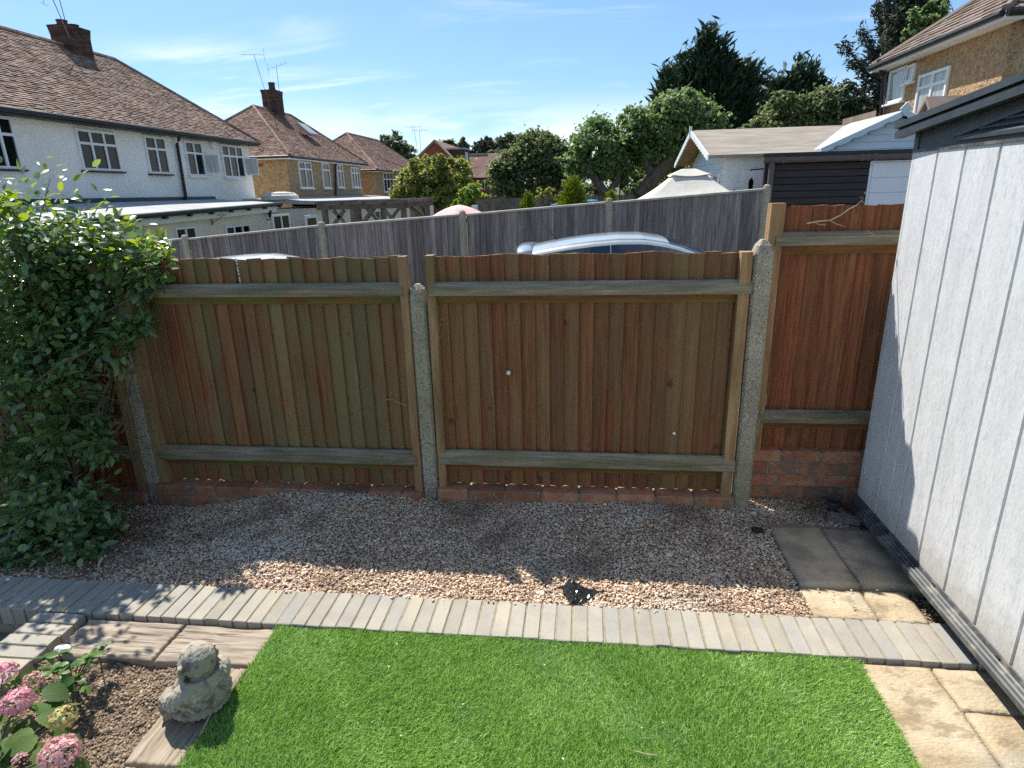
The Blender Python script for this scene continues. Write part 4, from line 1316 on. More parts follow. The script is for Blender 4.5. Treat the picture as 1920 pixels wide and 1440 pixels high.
sp = thing('leafy_plant', P(192, 1258, Z=-.04), 'grey green sprig leaning over the buff sleeper edge', 'plant')
ps = MB()
gleaf = leaf_mesh('leaf', leafmat('grey green leaf', (.10, .15, .09), (.16, .21, .13), (.24, .28, .18), .2, .6, .3), 1, .38, .1, .25, 5)
e = P(200, 1207, Z=.085)
ps.tube([WORLD[sp.name], P(186, 1232, Z=.05), P(192, 1222, Z=.07), e], [.003, .0025, .002, .002], 5)
for k in range(16):
    f_ = k / 15
    pz = P(182 + 18 * f_ + random.gauss(0, 2), 1242 - 36 * f_, Z=.04 + .05 * f_)
    a = random.uniform(0, 6.28)
    s = random.uniform(.028, .05)
    inst(gleaf, 'leaf', sp, pz, leaf_rot(Vector((math.cos(a), math.sin(a), .5)), Vector((0, random.gauss(0, .3), 1))).to_euler(), (s, s, s))
ps.build('stems', 'stem', sp)

# ------------------------------------------------------------------ grey fence across the drive
GY = 10.0
PX = [-11.6, -9.16, -6.72, -4.28, -1.92, .386, 2.715]
PZ = [.95, 1.09, 1.234, 1.408, 1.537, 1.673, 1.812]
gmb = MB()
gmb.prism([(0, 0), (.118, -.014), (.118, .005), (0, .005)], 2, 0, 1.0)
gboard = mesh_of(gmb, 'board', 'greywood')
names = ['beyond the shrub', 'behind the shrub top', 'between the first two visible posts', 'behind the gap between the brown panels', 'behind the silver car spoiler', 'nearest the dark shed']
for i in range(6):
    x0, x1, z0, z1 = PX[i] + .06, PX[i + 1] - .06, PZ[i] - .02, PZ[i + 1] - .02
    t_ = thing('grey_fence_panel', ((x0 + x1) / 2, GY, min(z0, z1) - 1.8), 'silvered close-board fence bay ' + names[i], 'fence panel', 'bays of the grey fence across the drive')
    n = int((x1 - x0) / .098)
    pit = (x1 - x0 - .118) / (n - 1)
    for k in range(n):
        x = x0 + k * pit
        zt = z0 + (z1 - z0) * (x + .05 - x0) / (x1 - x0) - .03
        o = inst(gboard, 'board', t_, (x + random.uniform(-.006, .006), GY + (k % 2) * .001, zt - 1.72), (0, random.uniform(-.004, .004), 0), (1, 1, 1.72))
    mb = MB()
    mb.hexa([(x0, GY - .036, z0 - .034), (x1, GY - .036, z1 - .034), (x1, GY + .03, z1 - .034), (x0, GY + .03, z0 - .034), (x0, GY - .036, z0 - .006), (x1, GY - .036, z1 - .006), (x1, GY + .03, z1), (x0, GY + .03, z0)])
    mb.build('capping', 'greycap', t_)
    MB().hexa([(x0, GY + .006, z0 - .5), (x1, GY + .006, z1 - .5), (x1, GY + .08, z1 - .5), (x0, GY + .08, z0 - .5), (x0, GY + .006, z0 - .42), (x1, GY + .006, z1 - .42), (x1, GY + .08, z1 - .42), (x0, GY + .08, z0 - .42)]).build('rail', 'greywood', t_)
lab = ['hidden behind the shrub', 'behind the shrub top', 'near the shrub tip', 'below the pergola corner', 'below the pink parasol', 'behind the silver car roof', 'at the corner of the dark shed']
for i, (x, z) in enumerate(zip(PX, PZ)):
    mb = MB()
    w_ = .055
    rings = []
    for zz, s in ((z - 2.0, 1), (z - .03, 1), (z + .015, .8), (z + .035, .35)):
        rings.append([(x + math.cos(a) * w_ * s * 1.1, GY - .02 + math.sin(a) * w_ * s, zz) for a in [math.pi / 8 + k * math.pi / 4 for k in range(8)]])
    mb.loft(rings)
    mb.build('concrete_post', 'concrete', label='concrete post of the grey fence ' + lab[i], cat='fence post', group='concrete posts of the grey fence')


# ------------------------------------------------------------------ cars
def car(name, x_c, y_c, paint, label, spoiler, flip=1, tall=1.0):
    zc = slope(x_c) + .01
    t_ = thing(name, (x_c, y_c, zc), label, 'car')
    ang = math.atan(.059)
    Rm = Matrix.Rotation(-ang, 3, 'Y')
    T = lambda x, y, z: tuple(Vector((x_c, y_c, zc)) + Rm @ Vector((x * flip, y, z)))
    xs_ = [-1.93, -1.90, -1.80, -1.70, -1.62, -1.52, -1.40, -1.2, -.9, -.6, -.3, 0, .25, .42, .6, .8, 1.0, 1.3, 1.6, 1.8, 1.93, 2.0]
    top = [.62, .74, .86, 1.02, 1.18, 1.29, 1.330, 1.355, 1.385, 1.402, 1.405, 1.385, 1.33, 1.27, 1.185, 1.075, .975, .90, .84, .77, .66, .52]

    def tz(x):
        return float(np.interp(x, xs_, top)) * tall

    def half(x):
        e = min(1, (x + 1.97) / .25, (2.04 - x) / .45)
        return .84 * (.80 + .20 * math.sqrt(max(0, 1 - (1 - max(0, min(1, e))) ** 2)))

    def section(x):
        zt, hw = tz(x), half(x)
        zb = min(.90, zt - .015)
        cab = max(0, min(1, (zt - .90) / .45))
        wr = hw * (1 - .26 * cab) - .03
        pts_ = [(0, zt), (wr * .5, zt - .006 - .006 * cab), (wr * .82, zt - .022 - .012 * cab), (wr * .97, zt - .040 - .018 * cab), (wr + (hw - wr) * .08 * cab, zt - .055 - .036 * cab)]
        zs = pts_[-1][1]
        pts_ += [(hw - .015, min(zb, zs - .005)), (hw, min(.74, zs - .02)), (hw, .40), (hw - .03, .22), (0, .20)]
        return pts_
    xsd = sorted(set(list(np.linspace(-1.93, 2.0, 60)) + xs_))
    rings = []
    for x in xsd:
        s_ = section(x)
        rings.append([T(x, y, z) for y, z in s_] + [T(x, -y, z) for y, z in s_[-2:0:-1]])
    MB().loft(rings).build('body', paint, t_, smooth=True)

    def sidewin(xa, xb, sy, name_, n=14):
        mb_ = MB()
        rows = []
        for i in range(n + 1):
            x = xa + (xb - xa) * i / n
            s_ = section(x)
            (ya, za), (yb, zb2) = s_[5], s_[4]
            L = zb2 - za
            if L < .03:
                continue
            o_ = .006
            rows.append([T(x, sy * (ya + (yb - ya) * f_ + o_), za + L * f_) for f_ in (.06, .5, .97)])
        for r0, r1 in zip(rows, rows[1:]):
            for k in range(2):
                mb_.quad(r0[k], r1[k], r1[k + 1], r0[k + 1])
        return mb_.build(name_, 'carglass', t_)
    for sy in (1, -1):
        sidewin(-1.45, -.405, sy, 'side_window')
        sidewin(-.395, .82, sy, 'side_window')
    for xa, xb, nm in ((.30, .92, 'windscreen'), (-1.72, -1.5, 'rear_window')):
        mb_ = MB()
        rows = []
        for i in range(9):
            x = xa + (xb - xa) * i / 8
            s_ = section(x)
            rows.append([T(x, y, z + .006) for y, z in [(-s_[3][0] * .97, s_[3][1]), (-s_[2][0], s_[2][1]), (-s_[1][0], s_[1][1]), (0, s_[0][1]), s_[1], s_[2], (s_[3][0] * .97, s_[3][1])]])
        for r0, r1 in zip(rows, rows[1:]):
            for k in range(6):
                mb_.quad(r0[k], r1[k], r1[k + 1], r0[k + 1])
        mb_.build(nm, 'carglass', t_)
    for sy in (1, -1):                           # roof seams and the black surround of the side glass
        m3 = MB()
        for xa, xb in zip(np.linspace(-1.45, .70, 24)[:-1], np.linspace(-1.45, .70, 24)[1:]):
            a3, b3 = section(xa)[3], section(xb)[3]
            m3.quad(T(xa, sy * (a3[0] - .030), a3[1] + .016), T(xb, sy * (b3[0] - .030), b3[1] + .016), T(xb, sy * (b3[0] - .016), b3[1] + .012), T(xa, sy * (a3[0] - .016), a3[1] + .012))
        m3.build('roof_seam', 'black', t_)
        ym = section(.7)[5][0]
        MB().loft([[T(.72 + .07 * math.cos(a * .7854), sy * (ym + yy), .93 + .055 * math.sin(a * .7854)) for a in range(8)] for yy in (.02, .10, .19)]).build('door_mirror', paint, t_, smooth=True)
    if spoiler:
        rings = []
        for y in np.linspace(-.60, .60, 13):
            e = abs(y) / .60
            dz = -.055 * e ** 3
            ln = .20 - .04 * e ** 4
            rings.append([T(-1.36, y, 1.345 + dz), T(-1.50, y, 1.352 + dz), T(-1.36 - ln, y, 1.342 + dz), T(-1.375 - ln, y, 1.318 + dz), T(-1.36 - ln, y, 1.270 + dz - .02 * e), T(-1.46, y, 1.262 + dz), T(-1.36, y, 1.30 + dz)])
        MB().loft(rings).build('spoiler', paint, t_, smooth=True)
        MB().tube([T(-1.05, 0, 1.36), T(-1.17, 0, 1.50), T(-1.28, 0, 1.64)], [.006, .004, .002], 6).build('aerial', 'black', t_)
    for xw in (-1.25, 1.27):
        for sy in (1, -1):
            ring = lambda r_, y: [T(xw + r_ * math.cos(a * math.pi / 10), sy * y, .31 + r_ * math.sin(a * math.pi / 10)) for a in range(20)]
            wh = MB().loft([ring(.20, .70), ring(.30, .70), ring(.31, .74), ring(.31, .84), ring(.30, .865), ring(.21, .865)], True, False).build('wheel', 'rubber', t_)
            MB().loft([ring(.205, .84), ring(.19, .866), ring(.05, .872)]).build('rim', 'alloy', wh)
    for sy in (1, -1):
        MB().loft([[T(xx, sy * (.55 + .18 * math.cos(a * .7854)), .66 + .07 * math.sin(a * .7854)) for a in range(8)] for xx in (1.80, 1.94, 1.96)]).build('headlight', 'glass', t_)
        MB().hexa([T(-1.94, sy * .55, .74), T(-1.94, sy * .74, .74), T(-1.80, sy * .80, .74), T(-1.80, sy * .55, .74), T(-1.86, sy * .55, .98), T(-1.86, sy * .70, .98), T(-1.72, sy * .74, .98), T(-1.72, sy * .55, .98)]).build('tail_light', 'redbrick', t_)
    return t_


car('parked_car', .80, 8.25, 'silver', 'silver hatchback with rear spoiler parked behind the middle panel', True)
car('parked_car', -4.35, 8.3, 'whitecar', 'white car whose roof just shows above the olive brown panel', False, 1, 1.058)

# ------------------------------------------------------------------ dark shed across the drive
gx0, gx1, gy, gz0, gz1 = 2.70, 7.4, 10.12, -.02, 2.23
gar = thing('timber_garage', ((gx0 + gx1) / 2, 10.8, gz0), 'dark brown boarded garage with brown gutter and white door', 'garage')
MB().hexa([(gx0 + .02, gy + .02, gz0), (gx1, gy + .02, gz0), (gx1, 11.65, gz0), (gx0 + .42, 11.65, gz0), (gx0 + .02, gy + .02, gz1 - .02), (gx1, gy + .02, gz1 - .02), (gx1, 11.65, gz1 - .02), (gx0 + .42, 11.65, gz1 - .02)]).build('frame', 'darkwood', gar)
dx0, dx1 = 4.22, 5.75
z = gz0
k = 0
while z < gz1 - .06:
    zt = min(z + .098, gz1 - .03)
    for a, b in ((gx0, dx0 - .04), (dx1 + .04, gx1)) if z < 2.10 else ((gx0, gx1),):
        MB().prism([(gy + .02, z), (gy - .012, z), (gy - .004, zt - .012), (gy + .004, zt - .004), (gy + .02, zt)], 0, a, b).build('board', 'darkwood', gar)
    z += .098
door = MB().box((dx0 - .035, gy - .008, gz0), (dx1 + .035, gy + .018, 2.135)).build('door_frame', 'doorwhite', gar)
z = 2.11
while z > .1:
    MB().cbox((dx0, gy - .022, z - .205), (dx1, gy - .006, z), .004).build('panel', 'doorwhite', door)
    z -= .212
MB().hexa([(gx0 - .06, gy - .06, gz1), (gx1, gy - .06, gz1), (gx1, 11.7, gz1), (gx0 + .38, 11.7, gz1), (gx0 - .06, gy - .06, gz1 + .055), (gx1, gy - .06, gz1 + .055), (gx1, 11.7, gz1 + .055), (gx0 + .38, 11.7, gz1 + .055)]).build('roof', 'black', gar)
mb = MB()
mb.prism([(gy - .115, gz1 - .005), (gy - .115, gz1 - .06), (gy - .10, gz1 - .085), (gy - .06, gz1 - .085), (gy - .045, gz1 - .06), (gy - .045, gz1 - .005)], 0, gx0 - .06, gx1)
gut = mb.build('gutter', 'browngutter', gar)
for xx in (2.74, 2.90, 4.0, 4.09, 4.18):
    MB().box((xx, gy - .12, gz1 - .093), (xx + .035, gy - .04, gz1 + .002)).build('bracket', 'browngutter', gut)
MB().box((gx0 + .03, gy - .115, -.05), (gx0 + .10, gy - .045, gz1 - .086)).build('downpipe', 'browngutter', gar)
MB().box((gx0 - .012, gy - .014, gz0), (gx0 + .05, gy + .05, gz1)).build('corner_board', 'darkwood', gar)

# ------------------------------------------------------------------ summer house
sx0, sx1, sy0, sy1 = 2.62, 8.0, 12.55, 16.3
smh = thing('summer_house', ((sx0 + sx1) / 2, 14.4, 0), 'pale painted summer house with brown felt roof and scalloped gables', 'summer house')
SR, SE, RYY = 2.93, 2.42, 14.42
MB().prism([(sy0 + .02, 0), (sy1, 0), (sy1, SE - .03), (RYY, SR - .06), (sy0 + .02, SE - .03)], 0, sx0 + .02, sx1).build('wall', 'palepaint', smh)
z = 1.0
while z < SE - .03:
    zt = min(z + .115, SE - .03)
    MB().prism([(sy0 + .02, z), (sy0 - .014, z), (sy0 - .002, zt), (sy0 + .02, zt)], 0, sx0, sx1).build('board', 'palepaint', smh)
    z += .115
z = 1.0
while z < SR - .12:
    ya, yb = sy0, sy1
    if z + .115 > SE - .05:
        f_ = (z + .115 - (SE - .05)) / (SR - SE)
        ya, yb = sy0 + (RYY - sy0) * f_, sy1 + (RYY - sy1) * f_
    MB().hexa([(sx0 - .014, ya, z), (sx0 + .02, ya, z), (sx0 + .02, yb, z), (sx0 - .014, yb, z), (sx0 - .002, ya, z + .113), (sx0 + .02, ya, z + .113), (sx0 + .02, yb, z + .113), (sx0 - .002, yb, z + .113)]).build('board', 'palepaint', smh)
    z += .115
ov = .38
mb = MB()
e0, e1 = sy0 - .30, sy1 + .30
kk = (SR - SE) / (RYY - sy0)
ze = SE - .30 * kk
mb.prism([(e0, ze), (RYY, SR), (e1, ze), (e1, ze + .04), (RYY, SR + .045), (e0, ze + .04)], 0, sx0 - ov + .02, sx1 + .2)
rf = mb.build('roof', 'brownfelt', smh)
MB().prism([(e0 + .01, ze - .012), (RYY, SR - .014), (e1 - .01, ze - .012), (e1 - .01, ze - .002), (RYY, SR - .003), (e0 + .01, ze - .002)], 0, sx0 - ov + .02, sx1).build('soffit', 'soffit', rf)


def barge(xp, pa, pb, n, depth, parent, scal=.028, thick=.025):
    """scalloped bargeboard in the plane x = xp (points are y, z) or, with xp None, in the plane y = pa[2]"""
    mb_ = MB()
    up_, lo_ = [], []
    for i in range(n * 4 + 1):
        f_ = i / (n * 4)
        u, z_ = pa[0] + (pb[0] - pa[0]) * f_, pa[1] + (pb[1] - pa[1]) * f_
        up_.append((u, z_ + .05))
        lo_.append((u, z_ - depth + scal * (1 - abs(math.sin(f_ * n * math.pi)))))
    poly = up_ + lo_[::-1]
    if xp is not None:
        mb_.prism(poly, 0, xp - thick, xp)
    else:
        mb_.prism(poly, 1, pa[2] - thick, pa[2])
    return mb_.build('bargeboard', 'palepaint', parent)


barge(sx0 - ov + .018, (e0, ze + .0), (RYY, SR), 10, .07, smh)
barge(sx0 - ov + .018, (RYY, SR + .0), (e1, ze), 10, .07, smh)
MB().bar((sx0 - ov, RYY, SR - .12), (sx0 - ov, RYY, SR + .13), .05).build('finial', 'palepaint', smh)
# front cross gable
ax, az, lx, lz, rx = 5.42, 2.95, 4.22, 2.42, 6.62
fy = 12.05
mb = MB()
mb.prism([(lx + .12, 1.9), (rx - .12, 1.9), (rx - .12, lz + .02), (ax, az - .05), (lx + .12, lz + .02)], 1, fy + .12, 14.2)
mb.build('gable', 'palepaint', smh)
z = 2.28
while z < az - .12:
    f_ = max(0, (z + .11 - lz - .05) / (az - lz))
    MB().prism([(fy + .12, z), (fy + .095, z), (fy + .108, z + .113), (fy + .12, z + .113)], 0, lx + .12 + (ax - lx) * f_, rx - .12 - (rx - ax) * f_).build('board', 'palepaint', smh)
    z += .115
MB().prism([(lx - .1, lz - .045), (ax, az), (rx + .1, lz - .045), (rx + .1, lz), (ax, az + .05), (lx - .1, lz)], 1, fy + .01, 14.3).build('roof', 'felt', smh)
barge(None, (lx - .1, lz - .045, fy), (ax, az, fy), 5, .06, smh, .03)
barge(None, (ax, az, fy), (rx + .1, lz - .045, fy), 5, .06, smh, .03)
MB().prism([(ax - .10, az + .06), (ax, az + .17), (ax + .10, az + .06), (ax, az - .06)], 1, fy - .05, fy - .026).build('finial', 'palepaint', smh)
# windows, door, lantern
wn = MB()
for a, b, c, d in ((12.9, 13.35, 1.55, 2.06), (13.5, 13.95, 1.55, 2.06)):
    wn = MB().box((sx0 - .05, a, c), (sx0 - .015, b, d)).build('window', 'white', smh)
    MB().box((sx0 - .056, a + .05, c + .05), (sx0 - .051, b - .05, d - .05)).build('pane', 'curtain', wn)
dr = MB().box((2.95, sy0 - .045, .2), (3.34, sy0 - .016, 2.10)).build('door', 'white', smh)
MB().prism([(3.06, 1.72), (3.14, 1.72), (3.14, 1.92), (3.10, 1.97), (3.06, 1.92)], 1, sy0 - .052, sy0 - .046).build('door_window', 'glass', dr)
MB().bar((2.80, sy0 - .2, 1.72), (2.80, sy0 - .02, 1.76), .02).build('lantern', 'black', smh)
MB().tube([(3.02, sy0 - .25, 2.10), (3.25, sy0 - .25, 2.12), (3.42, sy0 - .03, 2.13)], .012, 5).build('hanging_bracket', 'black', smh)
MB().box((3.30, sy0 - .28, 1.98), (3.40, sy0 - .2, 2.07)).build('hanging_lamp', 'black', smh)
MB().box((3.53, sy0 - .24, 1.75), (3.55, sy0 - .22, 2.16)).build('hanging_post', 'black', smh)

# gazebo canopy
gz_ = thing('gazebo', (1.78, 11.35, 0), 'cream two-tier gazebo canopy in front of the summer house', 'gazebo')
gc = P(1290, 330, Y=11.35)


def pyramid(cx, cy, h0, z0, h1, z1, sag, name, mat, n=8):
    mb_ = MB()
    rings = []
    for i in range(n + 1):
        f_ = i / n
        h = h0 + (h1 - h0) * f_
        z_ = z0 + (z1 - z0) * f_ - sag * math.sin(math.pi * f_)
        ring = []
        for (sx_, sy_), (tx, ty) in (((-1, -1), (1, -1)), ((1, -1), (1, 1)), ((1, 1), (-1, 1)), ((-1, 1), (-1, -1))):
            for q_ in range(6):
                g_ = q_ / 6
                d_ = -.03 * math.sin(math.pi * g_) * (1 - f_)
                ring.append((cx + h * (sx_ + (tx - sx_) * g_), cy + h * (sy_ + (ty - sy_) * g_), z_ + d_))
        rings.append(ring)
    mb_.loft(rings)
    return mb_.build(name, mat, gz_, smooth=False)


pyramid(gc.x, 11.35, .86, 1.60, .26, gc.z + .005, .035, 'canopy', 'canvas')
pyramid(gc.x, 11.35, .25, gc.z - .02, .24, gc.z + .03, 0, 'vent_band', 'canvasdark', 1)
pyramid(gc.x, 11.35, .31, gc.z + .022, .10, gc.z + .115, .0, 'top_canopy', 'canvas', 3)
pyramid(gc.x, 11.35, .87, 1.40, .86, 1.60, .0, 'valance', 'canvas', 1)
for sx_ in (-1, 1):
    for sy_ in (-1, 1):
        MB().box((gc.x + sx_ * .80 - .03, 11.35 + sy_ * .80 - .03, -.1), (gc.x + sx_ * .80 + .03, 11.35 + sy_ * .80 + .03, 1.5)).build('leg', 'black', gz_)


# ------------------------------------------------------------------ houses
def tiles(mb_, a, b, c, d, gauge, wdt, lift=.034, thick=.03, jit=.010):
    """plain tiles over the slope a-b (eaves) to d-c (ridge), in courses, clipped to the slope"""
    a, b, c, d = map(Vector, (a, b, c, d))
    e = (b - a).normalized()
    up = (d - a) - e * (d - a).dot(e)
    H = up.length
    up.normalize()
    n_ = e.cross(up)
    if n_.z < 0:
        n_ = -n_
    L = (b - a).length
    xd, xc = (d - a).dot(e), (c - a).dot(e)
    rows = int(H / gauge)
    for r_ in range(rows + 1):
        s0, s1 = r_ * gauge - .03, min(H, (r_ + 1) * gauge)
        fm = min(1, max(0, (s0 + s1) / 2 / H))
        lo, hi = xd * fm, L + (xc - L) * fm
        x_ = lo - (wdt / 2 if r_ % 2 else 0)
        while x_ < hi:
            x0_, x1_ = max(lo, x_ + .003), min(hi, x_ + wdt - .003)
            if x1_ - x0_ > .01:
                l_ = lift + random.uniform(-jit, jit)
                p0, p1 = a + e * x0_ + up * s0 + n_ * l_, a + e * x1_ + up * s0 + n_ * (l_ + random.uniform(-jit, jit) * .5)
                p2, p3 = a + e * x1_ + up * s1 + n_ * .004, a + e * x0_ + up * s1 + n_ * .004
                mb_.add([p0, p1, p2, p3, p0 - n_ * thick, p1 - n_ * thick], [(0, 1, 2, 3), (4, 5, 1, 0)])
            x_ += wdt


def win(parent, X, s, y0, y1, z0, z1, cols, transom, opens=(), sill='black', glass='glass', fw=.068):
    """casement window on a wall plane x = X that faces s"""
    mb_ = MB()
    xa, xb = X + s * .002, X + s * .055
    bx = lambda ya, yb, za, zb: mb_.box((min(xa, xb), ya, za), (max(xa, xb), yb, zb))
    bx(y0, y1, z0, z0 + fw)
    bx(y0, y1, z1 - fw, z1)
    bx(y0, y0 + fw, z0 + fw, z1 - fw)
    bx(y1 - fw, y1, z0 + fw, z1 - fw)
    cw = (y1 - y0) / cols
    zt = z0 + (z1 - z0) * transom
    for k in range(1, cols):
        bx(y0 + cw * k - fw * .5, y0 + cw * k + fw * .5, z0 + fw, z1 - fw)
    if transom < 1:
        for k in range(cols):
            ya = y0 + cw * k + (fw if k == 0 else fw * .5)
            yb = y0 + cw * (k + 1) - (fw if k == cols - 1 else fw * .5)
            bx(ya, yb, zt - fw * .5, zt + fw * .5)
    wo = mb_.build('window', 'white', parent)
    for k in range(cols):
        ya = y0 + cw * k + (fw if k == 0 else fw * .5)
        yb = y0 + cw * (k + 1) - (fw if k == cols - 1 else fw * .5)
        for (za, zb) in ([(z0 + fw, zt - fw * .5), (zt + fw * .5, z1 - fw)] if transom < 1 else [(z0 + fw, z1 - fw)]):
            MB().box((min(X, X + s * .02), ya, za), (max(X, X + s * .02), yb, zb)).build('pane', glass, wo)
    for yy, dr_, za, zb in opens:            # a leaf standing open
        p0 = Vector((X + s * .06, yy, 0))
        p1 = p0 + Vector((s * .42, dr_ * .18, 0))
        m2 = MB()
        for a_, b_2 in ((za, za + .04), (zb - .04, zb)):
            m2.bar((p0.x, p0.y, (a_ + b_2) / 2), (p1.x, p1.y, (a_ + b_2) / 2), .03, .04)
        for pp_ in (p0, p1):
            m2.bar((pp_.x, pp_.y, za), (pp_.x, pp_.y, zb), .04, .03, (0, 1, 0))
        m2.build('open_casement', 'white', wo)
        MB().bar((p0.x, p0.y, (za + zb) / 2), (p1.x, p1.y, (za + zb) / 2), .012, zb - za - .08).build('pane', 'curtain', wo)
    if sill:
        MB().box((min(X, X + s * .12), y0 - .06, z0 - .05), (max(X, X + s * .12), y1 + .06, z0 - .001)).build('sill', sill, wo)
    return wo


def chimney(parent, x, y, z0, z1, wx, wy, pots):
    mb_ = MB()
    z = z0
    k = 0
    while z < z1:
        g_ = .04 * max(0, 1 - (z1 - z) / .3) if z > z1 - .3 else 0
        hx, hy = wx / 2 + g_, wy / 2 + g_
        zt = min(z1, z + .072)
        nb = max(2, int(wy / .22))
        off = (.5 if k % 2 else 0)
        for i in range(nb + 1):
            ya = max(-hy, -hy + (i - off) * 2 * hy / nb)
            yb = min(hy, -hy + (i + 1 - off) * 2 * hy / nb)
            if yb - ya > .02:
                mb_.box((x - hx + random.uniform(0, .006), y + ya + .004, z), (x + hx - random.uniform(0, .006), y + yb - .004, zt - .008))
        mb_.box((x - hx + .012, y - hy + .012, z), (x + hx - .012, y + hy - .012, zt + .001))
        z += .072
        k += 1
    ch = mb_.build('chimney', 'chimney', parent)
    MB().prism([(x - wx / 2 - .05, z0 - .12), (x + wx / 2 + .10, z0 - .22), (x + wx / 2 + .10, z0 - .10), (x - wx / 2 - .05, z0 + .05)], 1, y - wy / 2 - .06, y + wy / 2 + .06).build('flashing', 'lead', ch)
    for py, r_, h_ in pots:
        rings = [[(x + rr * math.cos(a * math.pi / 6), y + py + rr * math.sin(a * math.pi / 6), zz) for a in range(12)] for rr, zz in ((r_ * 1.1, z1 - .02), (r_, z1 + h_ * .8), (r_ * 1.15, z1 + h_ * .82), (r_ * 1.15, z1 + h_), (r_ * .8, z1 + h_))]
        MB().loft(rings).build('chimney_pot', 'chimney', ch)
    return ch


def aerial(base, h, dirv, label, rods=6, lean=(0, 0)):
    t_ = thing('tv_aerial', base, label, 'aerial', 'roof-top television aerials')
    tp = Vector(base) + Vector((lean[0], lean[1], h))
    MB().tube([base, tp], .013, 6).build('mast', 'metal', t_)
    d = Vector(dirv).normalized()
    pr = d.cross(Vector((0, 0, 1)))
    mb_ = MB()
    a, b_ = tp - d * .5, tp + d * .6
    mb_.tube([a, b_], .009, 5)
    for k in range(rods):
        c_ = a.lerp(b_, k / (rods - 1))
        l_ = .28 - .12 * k / rods
        mb_.tube([c_ - pr * l_ - Vector((0, 0, l_ * .3)), c_ + pr * l_ + Vector((0, 0, l_ * .3))], .005, 4)
    mb_.tube([a + Vector((0, 0, .28)), a - Vector((0, 0, .28))], .006, 4)
    mb_.tube([a + Vector((0, 0, .28)) + pr * .2, a + Vector((0, 0, .28)) - pr * .2], .006, 4)
    mb_.tube([a - Vector((0, 0, .28)) + pr * .2, a - Vector((0, 0, .28)) - pr * .2], .006, 4)
    mb_.build('antenna', 'metal', t_)


def semi(name, X, s, ya, yb, zb, ze, zr, half, hipa, hipb, wall, tile, label, gauge=.10, tw_=.165, eave=.32, gable_side=None):
    """pair of houses with a hipped roof: visible wall plane x = X facing s, from y = ya to yb"""
    h_ = thing(name, (X - s * half, (ya + yb) / 2, zb), label, 'house', 'houses of the neighbourhood')
    xi = X - s * half * 2
    MB().box((min(X, xi), ya, zb), (max(X, xi), yb, ze + .02)).build('wall', wall, h_)
    xr = X - s * half
    k = (zr - ze) / half
    E = lambda y, side: Vector((X + s * eave if side else xi - s * eave, y, ze - eave * k * .35))
    a0, a1, b0, b1 = E(ya - eave, 1), E(yb + eave, 1), E(ya - eave, 0), E(yb + eave, 0)
    r0, r1 = Vector((xr, ya + hipa, zr)), Vector((xr, yb - hipb, zr))
    # roof deck just under the tiles
    mb_ = MB()
    mb_.v = [tuple(p_ - Vector((0, 0, .03))) for p_ in (a0, a1, b1, b0, r0, r1)]
    mb_.f = [(0, 1, 5, 4), (1, 2, 5), (2, 3, 4, 5), (3, 0, 4), (3, 2, 1, 0)]
    rf_ = mb_.build('roof', tile, h_)
    mb_ = MB()
    tiles(mb_, a0, a1, r1, r0, gauge, tw_)
    tiles(mb_, b0, a0, r0, r0, gauge, tw_)
    mb_.build('tiles', tile, rf_, kind='stuff')
    mb_ = MB()
    for p_, q_ in ((r0, r1), (a0, r0), (a1, r1), (b0, r0)):
        n = max(2, int((q_ - p_).length / .40))
        for i in range(n):
            u, v = p_.lerp(q_, i / n), p_.lerp(q_, (i + 1.04) / n)
            mb_.tube([u + Vector((0, 0, .01)), v + Vector((0, 0, .016))], [.085, .075], 6)
    mb_.build('ridge_tiles', tile, rf_, kind='stuff')
    # fascia, soffit and gutter
    mb_ = MB()
    for p_, q_ in ((a0, a1), (b0, a0)):
        mb_.bar(p_ - Vector((0, 0, .10)), q_ - Vector((0, 0, .10)), .03, .15)
    mb_.build('fascia', 'black' if wall == 'render' else 'white', h_)
    mb_ = MB()
    for p_, q_ in ((a0, a1), (b0, a0)):
        o_ = Vector((s * .06, 0, -.07)) if p_ is a0 else Vector((0, -.06, -.07))
        mb_.tube([p_ + o_, q_ + o_], .06, 8)
    mb_.build('gutter', 'black', h_)
    lo, hi = min(X, X + s * (eave - .02)), max(X, X + s * (eave - .02))
    MB().box((lo, ya - eave + .02, a0.z - .17), (hi, yb + eave - .02, a0.z - .15)).build('soffit', 'black' if wall == 'render' else 'white', h_)
    return h_


HX = -14.0
# nearest white house
h1e = P(485, 268, X=HX + .32)
h1 = semi('semi_detached_house', HX, 1, 8.0, h1e.y - .32, -.75, h1e.z + .12, 6.72, 3.0, 3.3, 3.1, 'render', 'tile', 'white roughcast house with brown tiled hip roof and black gutters')


def wpx(h_, X, s, x0, y0, x1, y1, cols, tr_, **k):
    a, b = P(x0, y0, X=X), P(x1, y1, X=X)
    return win(h_, X, s, min(a.y, b.y), max(a.y, b.y), b.z, a.z, cols, tr_, **k)


